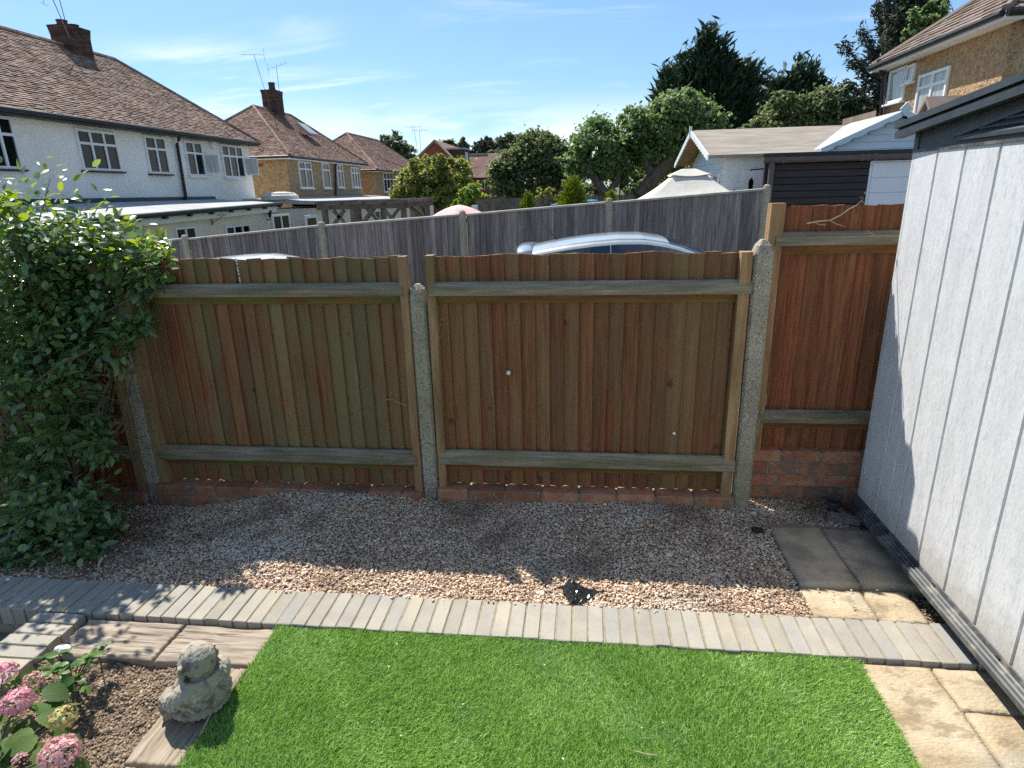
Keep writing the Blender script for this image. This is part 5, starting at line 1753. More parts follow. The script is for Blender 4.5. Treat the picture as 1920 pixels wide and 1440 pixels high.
wpx(h1, HX, 1, 137, 240, 228, 322, 3, .66)
wpx(h1, HX, 1, 266, 253, 319, 327, 2, .66)
wpx(h1, HX, 1, 342, 263, 386, 331, 2, .66, sill='white', opens=((P(381, 300, X=HX).y, 1, 2.72, 3.4),))
wpx(h1, HX, 1, 411, 270, 460, 334, 3, .66, sill='white', opens=((P(458, 310, X=HX).y, 1, 2.72, 3.4),))
wpx(h1, HX, 1, -75, 208, 42, 318, 3, .66)
MB().tube([P(336, 256, X=HX + .34), P(335, 262, X=HX + .3), P(332, 270, X=HX + .1), P(349, 374, X=HX + .1)], .055, 8).build('downpipe', 'black', h1)
MB().box((HX + .002, P(396, 268, X=HX).y - .12, P(396, 279, X=HX).z), (HX + .10, P(396, 268, X=HX).y + .12, P(396, 266, X=HX).z)).build('alarm_box', 'white', h1)
cy = (P(110, 92, X=-17).y + P(165, 100, X=-17).y) / 2
chimney(h1, -17, cy, 6.45, 7.34, .70, .92, [(-.25, .15, .16), (.22, .15, .13)])
ab = P(91, 60, X=-16.7)
aerial(Vector((-16.6, cy - .55, 6.9)), 1.35, (.3, 1, 0), 'tall aerial on the white house chimney at the photo edge', 6, (-.1, -.35))
aerial(Vector((-17.1, cy + .05, 7.4)), .9, (1, .2, 0), 'plain mast rising from the pots of the white house chimney', 4, (0, -.08))
# rear extensions of the white house
ext = thing('house_extension', (-12.6, 18, -.75), 'cream flat-roofed rear extension below the white house', 'extension')
ga, gb = P(190, 409, X=-11.5), P(520, 381, X=-11.5)
MB().box((-13.99, 12.2, -.75), (-11.75, gb.y - .25, 1.42)).build('wall', 'cream', ext)
mb = MB()
wl, wr_ = P(45, 384, X=-13.98), P(487, 371, X=-13.98)
mb.hexa([(-13.98, 11, 1.50), (-11.45, 11, 1.36), (-11.45, gb.y + .1, gb.z - .06), (-13.98, gb.y + .1, wr_.z - .10), (-13.98, 11, wl.z), (-11.45, 11, 1.44), (-11.45, gb.y + .1, gb.z + .01), (-13.98, gb.y + .1, wr_.z)])
mb.build('roof', 'felt', ext)
mb = MB()
mb.tube([(-11.40, 11, 1.36), (-11.40, ga.y, ga.z - .03), (-11.40, gb.y + .1, gb.z - .03)], .07, 8)
gut = mb.build('gutter', 'black', ext)
for k in range(9):
    f_ = k / 8
    MB().box((-11.5, ga.y + (gb.y - ga.y) * f_ - .05, ga.z + (gb.z - ga.z) * f_ - .16), (-11.36, ga.y + (gb.y - ga.y) * f_ + .05, ga.z + (gb.z - ga.z) * f_ - .02)).build('bracket', 'black', gut)
mb = MB()
mb.hexa([(-11.745, 12.2, 1.14), (-11.55, 12.2, 1.14), (-11.55, gb.y, gb.z - .30), (-11.745, gb.y, gb.z - .30), (-11.745, 12.2, 1.30), (-11.55, 12.2, 1.30), (-11.55, gb.y, gb.z - .10), (-11.745, gb.y, gb.z - .10)])
mb.build('fascia', 'white', ext)
mb = MB()
mb.hexa([(-13.99, 11, 1.74), (-13.9, 11, 1.74), (-13.9, gb.y, wr_.z - .04), (-13.99, gb.y, wr_.z - .04), (-13.99, 11, 1.95), (-13.95, 11, 1.95), (-13.95, gb.y, wr_.z + .10), (-13.99, gb.y, wr_.z + .10)])
mb.build('flashing', 'black', ext)
wpx(ext, -11.75, 1, 325, 427, 372, 470, 2, 1, sill=None)
wpx(ext, -11.75, 1, 420, 424, 474, 470, 3, 1, sill=None)
lp_ = P(506, 406, X=-11.6)
MB().tube([lp_ + Vector((-.15, 0, -.1)), lp_ + Vector((0, 0, -.12)), lp_ + Vector((0, 0, -.02))], .02, 6).build('lamp_bracket', 'black', ext)
MB().loft([[lp_ + Vector((r_ * math.cos(a * 1.0472), r_ * math.sin(a * 1.0472), z)) for a in range(6)] for r_, z in ((.04, -.02), (.10, .16), (.12, .17), (.02, .27))]).build('lantern', 'black', ext)
hb = P(397, 410, X=-11.7)
MB().bar(hb + Vector((0, 0, -.2)), hb + Vector((0, 0, .12)), .025).bar(hb + Vector((0, 0, .1)), hb + Vector((.35, .25, .1)), .02).bar(hb + Vector((0, 0, -.15)), hb + Vector((.3, .2, .09)), .015).build('basket_bracket', 'black', ext)

# second pair (pebbledash)
h2a, h2b = P(542, 292, X=HX + .3), P(687, 308, X=HX + .3)
h2 = semi('semi_detached_house', HX, 1, h2a.y + .3, h2b.y - .3, -.9, h2a.z + .13, 6.31, 3.0, 3.3, 2.6, 'pebble', 'tile2', 'brown pebbledash house with tall chimney behind the white house')
wpx(h2, HX, 1, 557, 302, 587, 353, 2, .72, sill='white')
wpx(h2, HX, 1, 601, 305, 620, 353, 1, .72, sill='white', opens=())
wpx(h2, HX, 1, 629, 308, 645, 352, 2, .72, sill='white')
wpx(h2, HX, 1, 656, 313, 675, 352, 3, .72, sill='white')
MB().tube([P(632, 302, X=HX + .3), P(629, 312, X=HX + .1), P(630, 370, X=HX + .1)], .06, 8).build('downpipe', 'black', h2)
MB().box((HX - 1.6, h2a.y + .292, 3.22), (HX - 1.2, h2a.y + .30, 3.36)).build('air_brick', 'redbrick', h2)
cy2 = (P(498, 203, X=-17).y + P(529, 212, X=-17).y) / 2
chimney(h2, -17, cy2, 6.05, 7.35, .75, .95, [(.1, .16, .42)])
sk = MB()
s0, s1 = P(557, 232, X=-15.55), P(590, 250, X=-15.3)
sk.hexa([(-15.62, s0.y, s0.z - .05), (-14.95, s0.y, s0.z - .62), (-14.95, s0.y + 1.1, s0.z - .62), (-15.62, s0.y + 1.1, s0.z - .05), (-15.55, s0.y, s0.z + .08), (-14.88, s0.y, s0.z - .49), (-14.88, s0.y + 1.1, s0.z - .49), (-15.55, s0.y + 1.1, s0.z + .08)])
sk = sk.build('skylight', 'lead', h2)
aerial(Vector((-16.9, cy2 - .55, 6.3)), 2.55, (-1, -.4, 0), 'large aerial on the pebbledash house chimney', 6, (-.1, -.9))
aerial(Vector((-16.6, cy2 + .1, 7.2)), 1.35, (1, .1, .3), 'smaller aerial beside it on the pebbledash chimney', 5, (.0, -.0))
# flat roof behind the pergola
fx = thing('house_extension', (-12.6, 31, -.8), 'cream single-storey extension with pale flat roof behind the pergola', 'extension')
fa, fb = P(540, 378, X=-10.8), P(745, 372, X=-10.8)
MB().box((-13.99, 25.2, -.9), (-11.0, 39.5, 1.35)).build('wall', 'cream', fx)
mb = MB()
mb.hexa([(-13.98, 25.0, 1.60), (-10.8, 25.0, fa.z - .16), (-10.8, 39.8, fb.z - .16), (-13.98, 39.8, 1.66), (-13.98, 25.0, 1.78), (-10.8, 25.0, fa.z - .02), (-10.8, 39.8, fb.z - .02), (-13.98, 39.8, 1.80)])
mb.build('roof', 'felt', fx)
MB().bar((-10.76, 25, fa.z - .17), (-10.76, 39.8, fb.z - .17), .06, .26).build('fascia', 'black', fx)
rl = P(525, 372, X=-12.6)
MB().loft([[(rl.x + r_ * math.cos(a * .5236), rl.y + r_ * math.sin(a * .5236), 1.72 + z) for a in range(12)] for r_, z in ((.75, 0), (.75, .16), (.68, .18), (.60, .27), (.2, .31))]).build('roof_dome', 'canvas', fx)
wpx(fx, -11.0, 1, 508, 403, 545, 440, 2, 1, sill=None)
wpx(fx, -11.0, 1, 570, 404, 598, 450, 1, 1, sill=None, fw=.12)
wpx(fx, -11.0, 1, 700, 395, 722, 430, 2, 1, sill=None)

# third pair
h3a = P(707, 318, X=HX + .3)
h3 = semi('semi_detached_house', HX, 1, h3a.y + .3, 56.0, -.9, h3a.z + .13, 6.05, 3.0, 3.6, 3.2, 'pebble', 'tile2', 'farther pebbledash house partly hidden by the yellow green tree')
wpx(h3, HX, 1, 717, 323, 738, 360, 3, .66, sill='white')
aerial(P(783, 285, Y=44.0), 1.6, (-1, -.2, 0), 'aerial standing alone against the sky above the far roofs', 6, (-.15, 0))
aerial(P(789, 285, Y=44.4), 1.4, (1, .1, 0), 'second aerial mast beside the lone far aerial', 5, (0, 0))

# right hand house
RX = 8.0
rfar, rnear = P(1644, 122, X=RX - .3), P(1901, 30, X=RX)
rh = semi('detached_house', RX, -1, rnear.y, rfar.y - .2, -.2, rfar.z + .10, 7.4, 3.4, 3.6, 3.6, 'pebble', 'rtile', 'sunlit pebbledash house with concrete tiled roof above the grey store', gauge=.24, tw_=.30, eave=.34)
wpx(rh, RX, -1, 1672, 134, 1694, 188, 1, 1, sill='white', glass='curtain')
wpx(rh, RX, -1, 1703, 124, 1714, 152, 1, 1, sill='white', glass='curtain')
wpx(rh, RX, -1, 1727, 142, 1770, 208, 2, .68, sill='white', glass='curtain')
dp = P(1655, 130, X=RX - .12)
MB().tube([P(1648, 112, X=RX - .34), P(1650, 128, X=RX - .3), P(1658, 142, X=RX - .1), P(1650, 228, X=RX - .1)], .055, 8).build('downpipe', 'black', rh)
MB().tube([P(1661, 130, X=RX - .1), P(1657, 228, X=RX - .1)], .03, 6).build('downpipe', 'browngutter', rh)
# little porch gable peeping over the store roof
pg = P(1745, 190, X=RX - 1.2)
MB().prism([(pg.y - .7, pg.z - .75), (pg.y, pg.z), (pg.y + .7, pg.z - .75), (pg.y + .7, pg.z - .67), (pg.y, pg.z + .09), (pg.y - .7, pg.z - .67)], 0, RX - 1.3, RX - .01).build('porch_roof', 'rtile', rh)
MB().prism([(pg.y - .6, pg.z - .76), (pg.y, pg.z - .1), (pg.y + .6, pg.z - .76)], 0, RX - 1.22, RX - 1.19).build('porch_gable', 'white', rh)
# low tiled roof beside it
lr = thing('lean_to', P(1630, 240, Y=19.5), 'low brown tiled lean-to at the far corner of the sunlit house', 'lean-to')
a = P(1606, 258, Y=20.5)
MB().hexa([(a.x, 19.2, a.z - .3), (RX - .1, 19.2, a.z + .45), (RX - .1, 21.5, a.z + .45), (a.x, 21.5, a.z - .3), (a.x, 19.2, a.z - .18), (RX - .1, 19.2, a.z + .6), (RX - .1, 21.5, a.z + .6), (a.x, 21.5, a.z - .18)]).build('roof', 'rtile', lr)
MB().box((a.x + .2, 19.4, 0), (RX - .1, 21.3, a.z - .25)).build('wall', 'pebble', lr)

# distant red brick terrace
bh = thing('brick_house', P(850, 330, Y=58), 'distant red brick house with two dark dormers', 'house')
BY = 58.0
ap, le, re_ = P(815, 268, Y=BY), P(780, 300, Y=BY), P(862, 318, Y=BY)
b0 = P(785, 380, Y=BY).z - 2
MB().prism([(le.x, b0), (re_.x, b0), (re_.x, re_.z), (ap.x, ap.z), (le.x, le.z)], 1, BY, BY + 11).build('wall', 'redbrick', bh)
o_ = .35
rf = MB().prism([(le.x - .3, le.z - .3), (ap.x, ap.z + .02), (re_.x + .4, re_.z - .3), (re_.x + .4, re_.z - .05), (ap.x, ap.z + .28), (le.x - .3, le.z - .05)], 1, BY - .15, BY + 11.2).build('roof', 'tile2', bh)
for q_, (xa, ya, xb, yb, dy) in enumerate(((836, 281, 872, 318, 1.5), (878, 291, 912, 322, 6.0))):
    a, b = P(xa, ya, Y=BY + dy), P(xb, yb, Y=BY + dy)
    dm = MB().box((a.x, BY + dy, b.z), (b.x, BY + dy + 2.6, a.z)).build('dormer', 'chimney', rf)
    MB().box((a.x - .15, BY + dy - .15, a.z), (b.x + .15, BY + dy + 2.7, a.z + .14)).build('dormer_roof', 'felt', dm)
    MB().box((b.x + .002, BY + dy + .4, b.z + .5), (b.x + .05, BY + dy + 1.6, a.z - .2)).build('dormer_window', 'white', dm)
bw = thing('brick_house', P(905, 345, Y=62), 'far end of the brick terrace with white windows', 'house')
a, b = P(866, 322, Y=62), P(938, 330, Y=62)
MB().box((a.x, 62, -1.5), (b.x, 66, b.z)).build('wall', 'redbrick', bw)
MB().prism([(62 - .4, b.z - .1), (64, b.z + 2.2), (66.4, b.z - .1)], 0, a.x, b.x + .3).build('roof', 'tile2', bw)
for px in (903, 917, 928):
    c, d = P(px, 338, Y=61.95), P(px + 6, 356, Y=61.95)
    wf = MB().box((c.x, 61.94, d.z), (d.x, 61.995, c.z)).build('window', 'white', bw)
    MB().box((c.x + .06, 61.93, d.z + .1), (d.x - .06, 61.939, c.z - .1)).build('pane', 'glass', wf)

# ------------------------------------------------------------------ pergola, parasol and bits over the grey fence
PGY = 14.0
pg = thing('pergola', P(690, 420, Y=PGY), 'rough timber pergola with diagonal braces over the grey fence', 'pergola')
pa, pb = P(603, 385, Y=PGY), P(760, 383, Y=PGY)
back = 2.2
tz = pa.z
posts = [pa.x + .06, (pa.x + pb.x) / 2 - .25, pb.x - .05]
for yy in (PGY, PGY + back):
    MB().box((pa.x - .1, yy - .05, tz - .10), (pb.x + .1, yy + .05, tz + .02)).build('beam', 'timber', pg)
    for xx in posts:
        MB().box((xx - .055, yy - .055, -.9), (xx + .055, yy + .055, tz - .101)).build('post', 'timber', pg)
        for s_ in (-1, 1):
            if pa.x - .1 < xx + s_ * .5 < pb.x + .1:
                MB().bar((xx + s_ * .05, yy, tz - .58), (xx + s_ * .46, yy, tz - .12), .07, .08, (0, 1, 0)).build('brace', 'timber', pg)
for k in range(5):
    xx = pa.x + (pb.x - pa.x) * k / 4
    MB().box((xx - .04, PGY - .25, tz + .022), (xx + .04, PGY + back + .25, tz + .09)).build('rafter', 'timber', pg)
pz = thing('parasol', P(860, 420, Y=15), 'faded pink parasol showing over the grey fence', 'parasol')
pc, pe = P(860, 384, Y=15.0), P(818, 401, Y=15.0)
rr = pc.x - pe.x
rings = [[(pc.x + rr * f_ * 1.25 * math.cos(a * math.pi / 8), 15 + rr * f_ * 1.25 * math.sin(a * math.pi / 8), pc.z - (pc.z - pe.z) * 1.35 * f_ ** 1.6 - (.02 * f_ if a % 2 else 0)) for a in range(16)] for f_ in (.02, .25, .5, .75, 1.0)]
MB().loft(rings).build('canopy', 'pink', pz)
MB().tube([(pc.x, 15, -.6), (pc.x, 15, pc.z - .01)], .025, 8).build('pole', 'metal', pz)
bl = thing('trampoline', P(1080, 390, Y=15.5), 'blue edged cover showing over the grey fence', 'trampoline')
a, b = P(1040, 388, Y=15.5), P(1114, 376, Y=15.5)
rings = []
for r_, z in ((1.0, -.10), (1.0, -.02), (.8, .0)):
    rings.append([((a.x + b.x) / 2 + r_ * (b.x - a.x) * .62 * math.cos(k * math.pi / 12), 15.9 + r_ * .6 * math.sin(k * math.pi / 12), b.z + z - .02 + .04 * math.cos(k * math.pi / 12)) for k in range(24)])
MB().loft(rings).build('pad', 'blue', bl)
for s_ in (-1, 1):
    MB().tube([((a.x + b.x) / 2 + s_ * .4, 15.9, -.4), ((a.x + b.x) / 2 + s_ * .4, 15.9, b.z - .1)], .03, 6).build('leg', 'metal', bl)
bf = thing('back_fence', P(1030, 385, Y=19), 'weathered brown fence at the back of the next garden', 'fence')
fx0, fx1 = P(893, 380, Y=19).x, P(1200, 362, Y=19).x
n = int((fx1 - fx0) / .15)
bme = mesh_of(MB().box((0, -.01, 0), (.145, .01, 2.0)), 'board', 'timber')
for k in range(n):
    x = fx0 + k * .15
    zt = P(893 + 307 * k / n, 374 - 10 * k / n, Y=19).z
    inst(bme, 'board', bf, (x, 19 + (k % 2) * .003, zt - 2.0 + random.uniform(-.01, .01)))
ps_ = P(888, 385, Y=17)
for px, lb in ((889, 'white square planter post beside the parasol'), (805, 'pale box between pergola and parasol')):
    c = P(px, 385, Y=17)
    MB().box((c.x - .08, 17, -.7), (c.x + .08, 17.16, c.z)).build('gate_post', 'white', label=lb, cat='post')
tr = thing('trellis', P(915, 385, Y=17.3), 'thin wire trellis beside the white post', 'trellis')
mb = MB()
c0, c1 = P(894, 377, Y=17.3), P(940, 377, Y=17.3)
for k in range(8):
    x = c0.x + (c1.x - c0.x) * k / 7
    mb.box((x - .012, 17.3, -.6), (x + .012, 17.32, c0.z))
mb.box((c0.x, 17.285, c0.z - .3), (c1.x, 17.298, c0.z - .27)).box((c0.x, 17.285, c0.z - .03), (c1.x, 17.298, c0.z))
mb.build('lattice', 'timber', tr)


# ------------------------------------------------------------------ trees
def crown(lobes, n, size, mat, parent, droop=0.0, clump=.30, aspect=.6, name='crown', up=.5):
    """leaves gathered in clumps spread through the lobes; gaps stay open between clumps"""
    P_, N_ = [], []
    tot = sum(l[1][0] * l[1][1] + l[1][0] * l[1][2] for l in lobes)
    for c, r_ in lobes:
        share = (r_[0] * r_[1] + r_[0] * r_[2]) / tot
        nc = max(6, int(38 * max(r_) / .8 * (1 if max(r_) > .6 else 1.2)))
        dirs = rng.normal(size=(nc, 3))
        dirs /= np.linalg.norm(dirs, axis=1, keepdims=True)
        rad = rng.uniform(.35, 1.0, (nc, 1)) ** .6
        cc = np.array(c) + dirs * rad * np.array(r_)
        cr = clump * min(r_) * rng.uniform(.55, 1.25, nc)
        per = rng.multinomial(int(n * share), np.full(nc, 1 / nc))
        for k in range(nc):
            d = rng.normal(size=(per[k], 3))
            d /= np.linalg.norm(d, axis=1, keepdims=True) + 1e-9
            rr_ = np.abs(rng.normal(0, .62, (per[k], 1)))
            P_.append(cc[k] + d * rr_ * cr[k] * np.array([1.15, 1.15, .85]))
            N_.append(d * .3 + dirs[k] * .25 + np.array([0, 0, up]) + rng.normal(0, .75, d.shape))
    P_, N_ = np.concatenate(P_), np.concatenate(N_)
    V, F = leaf_quads(P_, N_, size * rng.uniform(.6, 1.35, len(P_)), aspect)
    return link(name, np_mesh(name, V - np.array(WORLD[parent.name]), F, mat), None, parent)


def limbs(parent, base, lobes, r0, fork=.35, mat='bark'):
    mb_ = MB()
    base = Vector(base)
    top = sum((Vector(c) for c, _ in lobes), Vector()) / len(lobes)
    fk = base.lerp(top, fork)
    mb_.tube([base, base.lerp(fk, .5) + Vector((random.uniform(-.1, .1), 0, 0)) * r0 * 6, fk], [r0 * 1.15, r0, r0 * .85], 9)
    for c, r_ in lobes:
        c = Vector(c)
        m_ = fk.lerp(c, .5) + Vector((random.uniform(-.2, .2), random.uniform(-.2, .2), random.uniform(0, .2))) * max(r_) * .6
        mb_.tube([fk, m_, c], [r0 * .6, r0 * .4, r0 * .15], 7)
        for k in range(5):
            e = c + Vector((random.gauss(0, .6) * r_[0], random.gauss(0, .6) * r_[1], random.gauss(.1, .6) * r_[2]))
            s_ = m_.lerp(c, random.random())
            mb_.tube([s_, s_.lerp(e, .6) + Vector((0, 0, .06 * r_[2])), e], [r0 * .18, r0 * .12, r0 * .05], 5)
    return mb_.build('trunk', mat, parent)


def tree(name, label, px_lobes, Y, mat, n, size, base_px, r0=.12, ydep=.8, clump=.30, cat='tree', group='trees beyond the grey fence', fork=.35, aspect=.6, zb=None):
    lobes = []
    for (px, py, rx_, rz_) in px_lobes:
        c = P(px, py, Y=Y + random.uniform(-.2, .2) * ydep)
        k = (c - Vector((0, 0, EYE))).dot(_fw) / FPX
        lobes.append((c, (rx_ * k, rx_ * k * ydep, rz_ * k)))
    b = P(base_px, 400, Y=Y)
    b.z = slope(b.x) if zb is None else zb
    t_ = thing(name, b, label, cat, group)
    limbs(t_, b, lobes, r0, fork)
    crown(lobes, n, size, mat, t_, clump=clump, aspect=aspect)
    return t_


def sprays(centres, dirs, length, n_per, mat, parent, width=.22, name='crown', spread=.35):
    """conifer foliage: bunches of narrow sprays pointing along dirs"""
    m_ = len(centres)
    cen = np.repeat(centres, n_per, 0)
    dd = np.repeat(dirs, n_per, 0) + rng.normal(0, spread, (m_ * n_per, 3))
    ln = np.repeat(length, n_per) * rng.uniform(.5, 1.2, m_ * n_per)
    cen = cen + rng.normal(0, 1, cen.shape) * np.repeat(length, n_per)[:, None] * .32
    V, F = leaf_quads(cen, np.cross(dd, rng.normal(size=dd.shape)), ln, width, dd, .06)
    return link(name, np_mesh(name, V - np.array(WORLD[parent.name]), F, mat), None, parent)


def conifer(name, label, px, py_top, py_bot, half_px, Y, mat, spires=5, n=900, npp=10, length=.45, group='conifers beyond the gardens', r0=.2, lift=.9, shape=.75, width=.22, zlow=None):
    top = P(px, py_top, Y=Y)
    k = (top - Vector((0, 0, EYE))).dot(_fw) / FPX
    bz = P(px, py_bot, Y=Y).z if zlow is None else zlow
    R = half_px * k
    t_ = thing(name, (top.x, Y, slope(top.x)), label, 'tree', group)
    cs, ds = [], []
    sp_ = [(0, 0, 1.0)]
    for i in range(spires - 1):
        u = (i + .5) / (spires - 1) * 1.5 - .75 + random.uniform(-.06, .06)
        sp_.append((u * R, random.uniform(-.5, .5) * R, 1 - .30 * abs(u) ** 1.5 - random.uniform(.0, .10)))
    tk = MB()
    for i, (ox, oy, hf) in enumerate(sp_):
        H = (top.z - bz) * hf
        Rs = R * (1.0 if spires == 1 else .46 + .14 * random.random()) * (1.15 if i == 0 and spires > 1 else 1)
        tk.tube([(top.x + ox * .3, Y + oy * .3, slope(top.x) - .1), (top.x + ox, Y + oy, bz + H * .5), (top.x + ox, Y + oy, bz + H * .97)], [r0 if i == 0 else r0 * .6, r0 * .4, .02], 7)
        m_ = int(n / spires)
        tt = 1 - rng.uniform(0, 1, m_) ** .62
        tt = np.clip(tt, 0, .995)
        rad = Rs * (1 - tt) ** shape * rng.uniform(.45, 1.08, m_)
        an = rng.uniform(0, 2 * np.pi, m_)
        p_ = np.stack([top.x + ox + np.cos(an) * rad, Y + oy + np.sin(an) * rad, bz + H * tt], 1)
        d_ = np.stack([np.cos(an), np.sin(an), np.full(m_, lift)], 1)
        cs.append(p_)
        ds.append(d_)
    tk.build('trunk', 'bark', t_)
    cs, ds = np.concatenate(cs), np.concatenate(ds)
    sprays(cs, ds, np.full(len(cs), length) * rng.uniform(.7, 1.3, len(cs)), npp, mat, t_, width)
    return t_


# apple tree with leaning trunks
at = thing('apple_tree', P(1185, 372, Y=19.0), 'rounded apple tree with leaning trunks behind the gazebo', 'tree', 'trees beyond the grey fence')
L_ = []
for px, py, rx_, rz_, dy in ((1268, 215, 62, 42, 0), (1215, 235, 45, 40, .3), (1320, 225, 36, 34, -.3), (1180, 250, 30, 42, .5), (1120, 270, 48, 40, 0), (1085, 290, 28, 34, .2), (1150, 300, 36, 34, .4), (1255, 275, 55, 34, .3), (1310, 262, 34, 26, .4), (1120, 318, 32, 22, .2), (1212, 292, 34, 26, .7), (1165, 322, 26, 18, .7), (1250, 306, 34, 20, .8), (1085, 325, 24, 22, .4)):
    c = P(px, py, Y=19 + dy)
    k = (c - Vector((0, 0, EYE))).dot(_fw) / FPX
    L_.append((c, (rx_ * k, rx_ * k * .85, rz_ * k)))
crown(L_, 44000, .135, 'apple', at, clump=.46)
mb = MB()
mb.tube([P(1196, 395, Y=19), P(1200, 365, Y=19), P(1225, 335, Y=19), P(1250, 305, Y=19), P(1275, 260, Y=19)], [.26, .24, .21, .17, .08], 10)
mb.tube([P(1225, 335, Y=19), P(1212, 300, Y=19.1), P(1200, 260, Y=19.2)], [.15, .12, .06], 8)
mb.tube([P(1142, 395, Y=19), P(1140, 368, Y=19), P(1122, 345, Y=19), P(1108, 325, Y=19), P(1095, 300, Y=19)], [.16, .15, .12, .11, .06], 9)
mb.tube([P(1140, 365, Y=19), P(1158, 335, Y=19.1), P(1160, 300, Y=19.2)], [.12, .09, .05], 8)
for c, r_ in L_:
    for k in range(5):
        e = Vector(c) + Vector((random.gauss(0, .5) * r_[0], random.gauss(0, .5) * r_[1], random.gauss(0, .5) * r_[2]))
        mb.tube([Vector(c) - Vector((0, 0, r_[2] * .9)), Vector(c).lerp(e, .5), e], [.05, .03, .012], 5)
mb.build('trunk', 'bark', at)

tree('tree', 'dull green bushy tree between brick terrace and apple tree', [(1010, 280, 42, 36), (965, 315, 36, 34), (1040, 310, 36, 40), (990, 340, 45, 34), (1055, 345, 30, 26), (950, 350, 28, 24), (1020, 262, 20, 20), (1065, 325, 28, 30), (935, 335, 24, 30), (1040, 290, 30, 26)], 25, 'olive', 32000, .15, 1005, clump=.45)
tree('maple_tree', 'yellow green maple over the pergola', [(800, 330, 46, 26), (845, 325, 36, 28), (770, 345, 34, 26), (820, 355, 55, 26), (865, 350, 34, 24), (790, 310, 26, 18), (830, 302, 22, 14), (755, 370, 26, 18), (835, 375, 50, 18)], 21, 'maple', 22000, .125, 815, clump=.45)
tree('tree', 'bright green shrub at the maple foot', [(885, 365, 22, 22), (900, 378, 22, 14), (870, 380, 24, 14)], 19.5, 'bright', 3600, .10, 885, .05)
tree('tree', 'rounded dark tree behind the farther pebbledash house', [(735, 272, 26, 24), (755, 288, 24, 20), (715, 282, 18, 18), (740, 296, 30, 16)], 62, 'fartree', 5200, .36, 738, .3, zb=-1)
tree('tree', 'far tree with pointed top above the dormers', [(845, 276, 18, 12), (870, 282, 16, 14), (825, 274, 16, 9), (868, 268, 7, 9)], 75, 'fartree', 3600, .42, 850, .3, zb=-1)
tree('tree', 'dark rounded far tree above the terrace end', [(912, 275, 22, 18), (900, 292, 22, 16), (930, 288, 18, 18)], 70, 'cedar', 4200, .40, 912, .3, zb=-1)
tree('tree', 'pale rounded far tree beside the dark far tree', [(955, 268, 24, 16), (970, 285, 26, 20), (940, 292, 22, 18)], 66, 'fartree', 4600, .36, 957, .3, zb=-1)
tree('tree', 'light bushy tree behind the summer house roof', [(1480, 215, 48, 34), (1540, 205, 46, 34), (1440, 235, 36, 24), (1520, 240, 60, 24), (1585, 228, 40, 30), (1465, 190, 24, 16), (1410, 245, 24, 12), (1560, 185, 26, 20)], 24, 'olive', 26000, .16, 1510, clump=.45)
tree('tree', 'dark green bush beside the lean-to', [(1598, 190, 22, 26), (1612, 215, 20, 24), (1590, 215, 20, 22)], 22.5, 'cypress', 4200, .11, 1605, .08)
tree('tree', 'bright leafy tree top beside the roof of the sunlit house', [(1735, 30, 26, 20), (1715, 55, 20, 14), (1755, 18, 20, 16), (1700, 72, 12, 8)], 27, 'apple', 5600, .15, 1735, .12)
tree('tree', 'low green hedge growth behind the back fence', [(1180, 335, 30, 26), (1130, 345, 26, 22), (1080, 352, 28, 20), (1225, 330, 28, 26), (1165, 315, 26, 22), (1275, 325, 26, 26)], 22.5, 'apple', 11000, .11, 1150, .06)
tree('tree', 'dark growth beneath the apple tree', [(1205, 350, 30, 16), (1255, 335, 30, 22), (1105, 358, 20, 10)], 21.5, 'olive', 4200, .12, 1205, .06)
tree('tree', 'pale yellow shrub beside the golden conifers', [(1018, 362, 14, 12), (1032, 358, 12, 10), (1040, 372, 16, 8)], 17.5, 'maple', 2400, .07, 1024, .03)
conifer('conifer_tree', 'broad dark cypress towering behind the apple tree', 1330, 48, 345, 112, 33, 'cypress', 13, 6200, 13, .50, r0=.35, zlow=.3)
conifer('conifer_tree', 'second dark cypress beside the broad one', 1500, 104, 300, 88, 34, 'cypress', 10, 4000, 13, .48, r0=.3, zlow=.5)
conifer('conifer_tree', 'ragged dark conifer flank between the two cypresses', 1430, 118, 300, 62, 36, 'cypress', 6, 2200, 13, .48, r0=.25, zlow=.5)
conifer('golden_conifer', 'rounded golden green conifer over the grey fence', 1074, 331, 392, 27, 15.2, 'golden', 1, 520, 9, .11, 'golden conifers over the grey fence', .04, 1.4, .55, .2)
conifer('golden_conifer', 'small pointed golden conifer left of the blue cover', 989, 360, 402, 15, 13.5, 'golden', 1, 320, 9, .085, 'golden conifers over the grey fence', .03, 1.6, .7, .2)
conifer('golden_conifer', 'tiny golden conifer tip behind a grey fence post', 1146, 357, 392, 12, 13.0, 'golden', 1, 220, 9, .08, 'golden conifers over the grey fence', .03, 1.6, .7, .2)

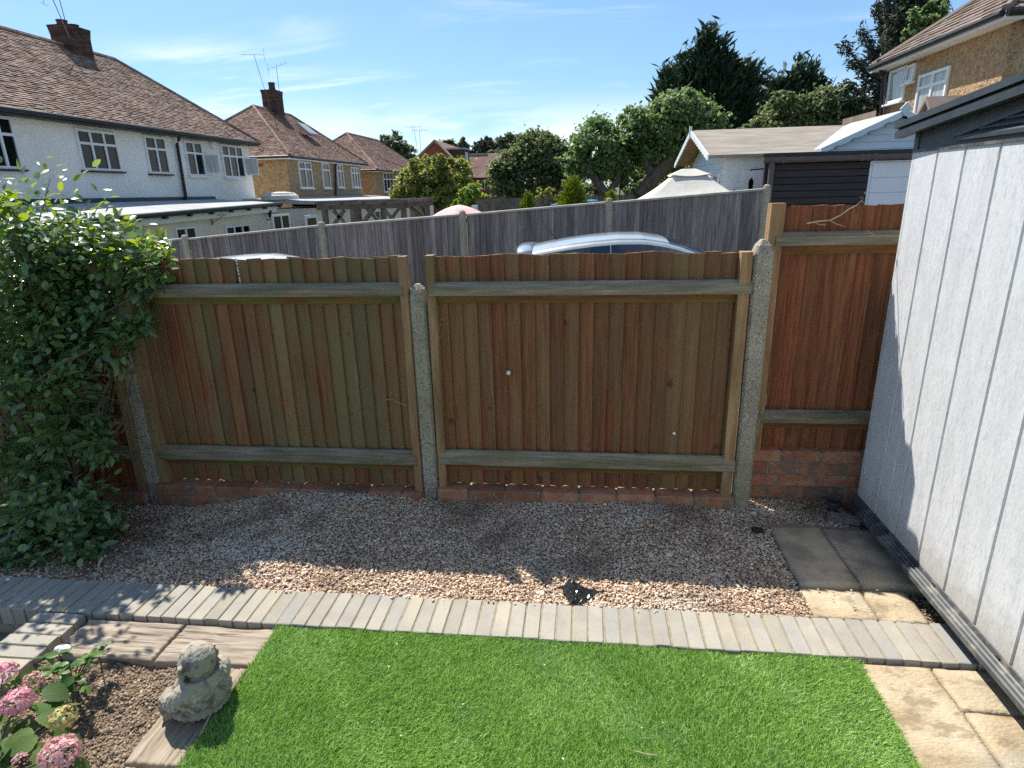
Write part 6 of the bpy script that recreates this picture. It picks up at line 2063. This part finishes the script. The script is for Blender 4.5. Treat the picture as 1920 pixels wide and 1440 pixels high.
# tall ragged cedar with long upswept arms
cd = thing('cedar_tree', P(1700, 240, Y=31), 'tall ragged cedar with upswept arms behind the sunlit house', 'tree', 'conifers beyond the gardens')
mb = MB()
axp = [P(1712, 330, Y=31), P(1712, 200, Y=31), P(1718, 60, Y=31), P(1722, -60, Y=31), P(1726, -170, Y=31)]
mb.tube(axp, [.45, .40, .30, .20, .06], 10)
cs, ds, ls = [], [], []
k0 = (P(1700, 100, Y=31) - Vector((0, 0, EYE))).dot(_fw) / FPX
arms = [(1690, 190, 1585, 150), (1690, 150, 1578, 78), (1695, 130, 1612, 48), (1700, 95, 1640, 5), (1690, 210, 1600, 190), (1700, 60, 1655, -30), (1712, 30, 1690, -60), (1715, 80, 1765, 10), (1715, 50, 1780, -30), (1715, 110, 1760, 60), (1695, 230, 1620, 225), (1715, 0, 1740, -80), (1712, 170, 1640, 100), (1712, 140, 1660, 70), (1712, 100, 1680, 20), (1715, 160, 1745, 120), (1700, 200, 1650, 160)]
for i, (xa, ya, xb, yb) in enumerate(arms):
    dy = random.uniform(-1.6, 1.6)
    a = P(xa, ya + 20, Y=31)
    e = P(xb, yb, Y=31 + dy)
    m_ = a.lerp(e, .55) - Vector((0, 0, (e - a).length * .10))
    mb.tube([a, m_, e], [.09, .06, .02], 6)
    for q_ in range(95):
        f_ = random.uniform(.05, 1.0)
        p_ = (a.lerp(m_, f_ / .55) if f_ < .55 else m_.lerp(e, (f_ - .55) / .45))
        th = .42 * (1 - f_ * .72)
        hang = abs(random.gauss(0, th)) * 1.5
        cs.append(p_ + Vector((random.gauss(0, th * .6), random.gauss(0, th), -hang * .8 + .05)))
        dv = (e - m_).normalized()
        ds.append(Vector((dv.x * .7 + random.gauss(0, .3), random.gauss(0, .4), -.35 + .9 * f_ * max(0, dv.z))))
        ls.append(.42 * (1 - .35 * f_))
for q_ in range(1100):
    t_ = random.random()
    c = axp[1].lerp(axp[3], t_)
    r_ = (1 - t_ * .6) * 52 * k0
    cs.append(c + Vector((random.gauss(0, r_ * .55), random.gauss(0, r_ * .5), random.gauss(0, .4))))
    ds.append(Vector((random.gauss(0, .5), random.gauss(0, .5), -.5)))
    ls.append(.5)
mb.build('trunk', 'bark', cd)
sprays(np.array([tuple(c) for c in cs]), np.array([tuple(d) for d in ds]), np.array(ls), 9, 'cedar', cd, .27)
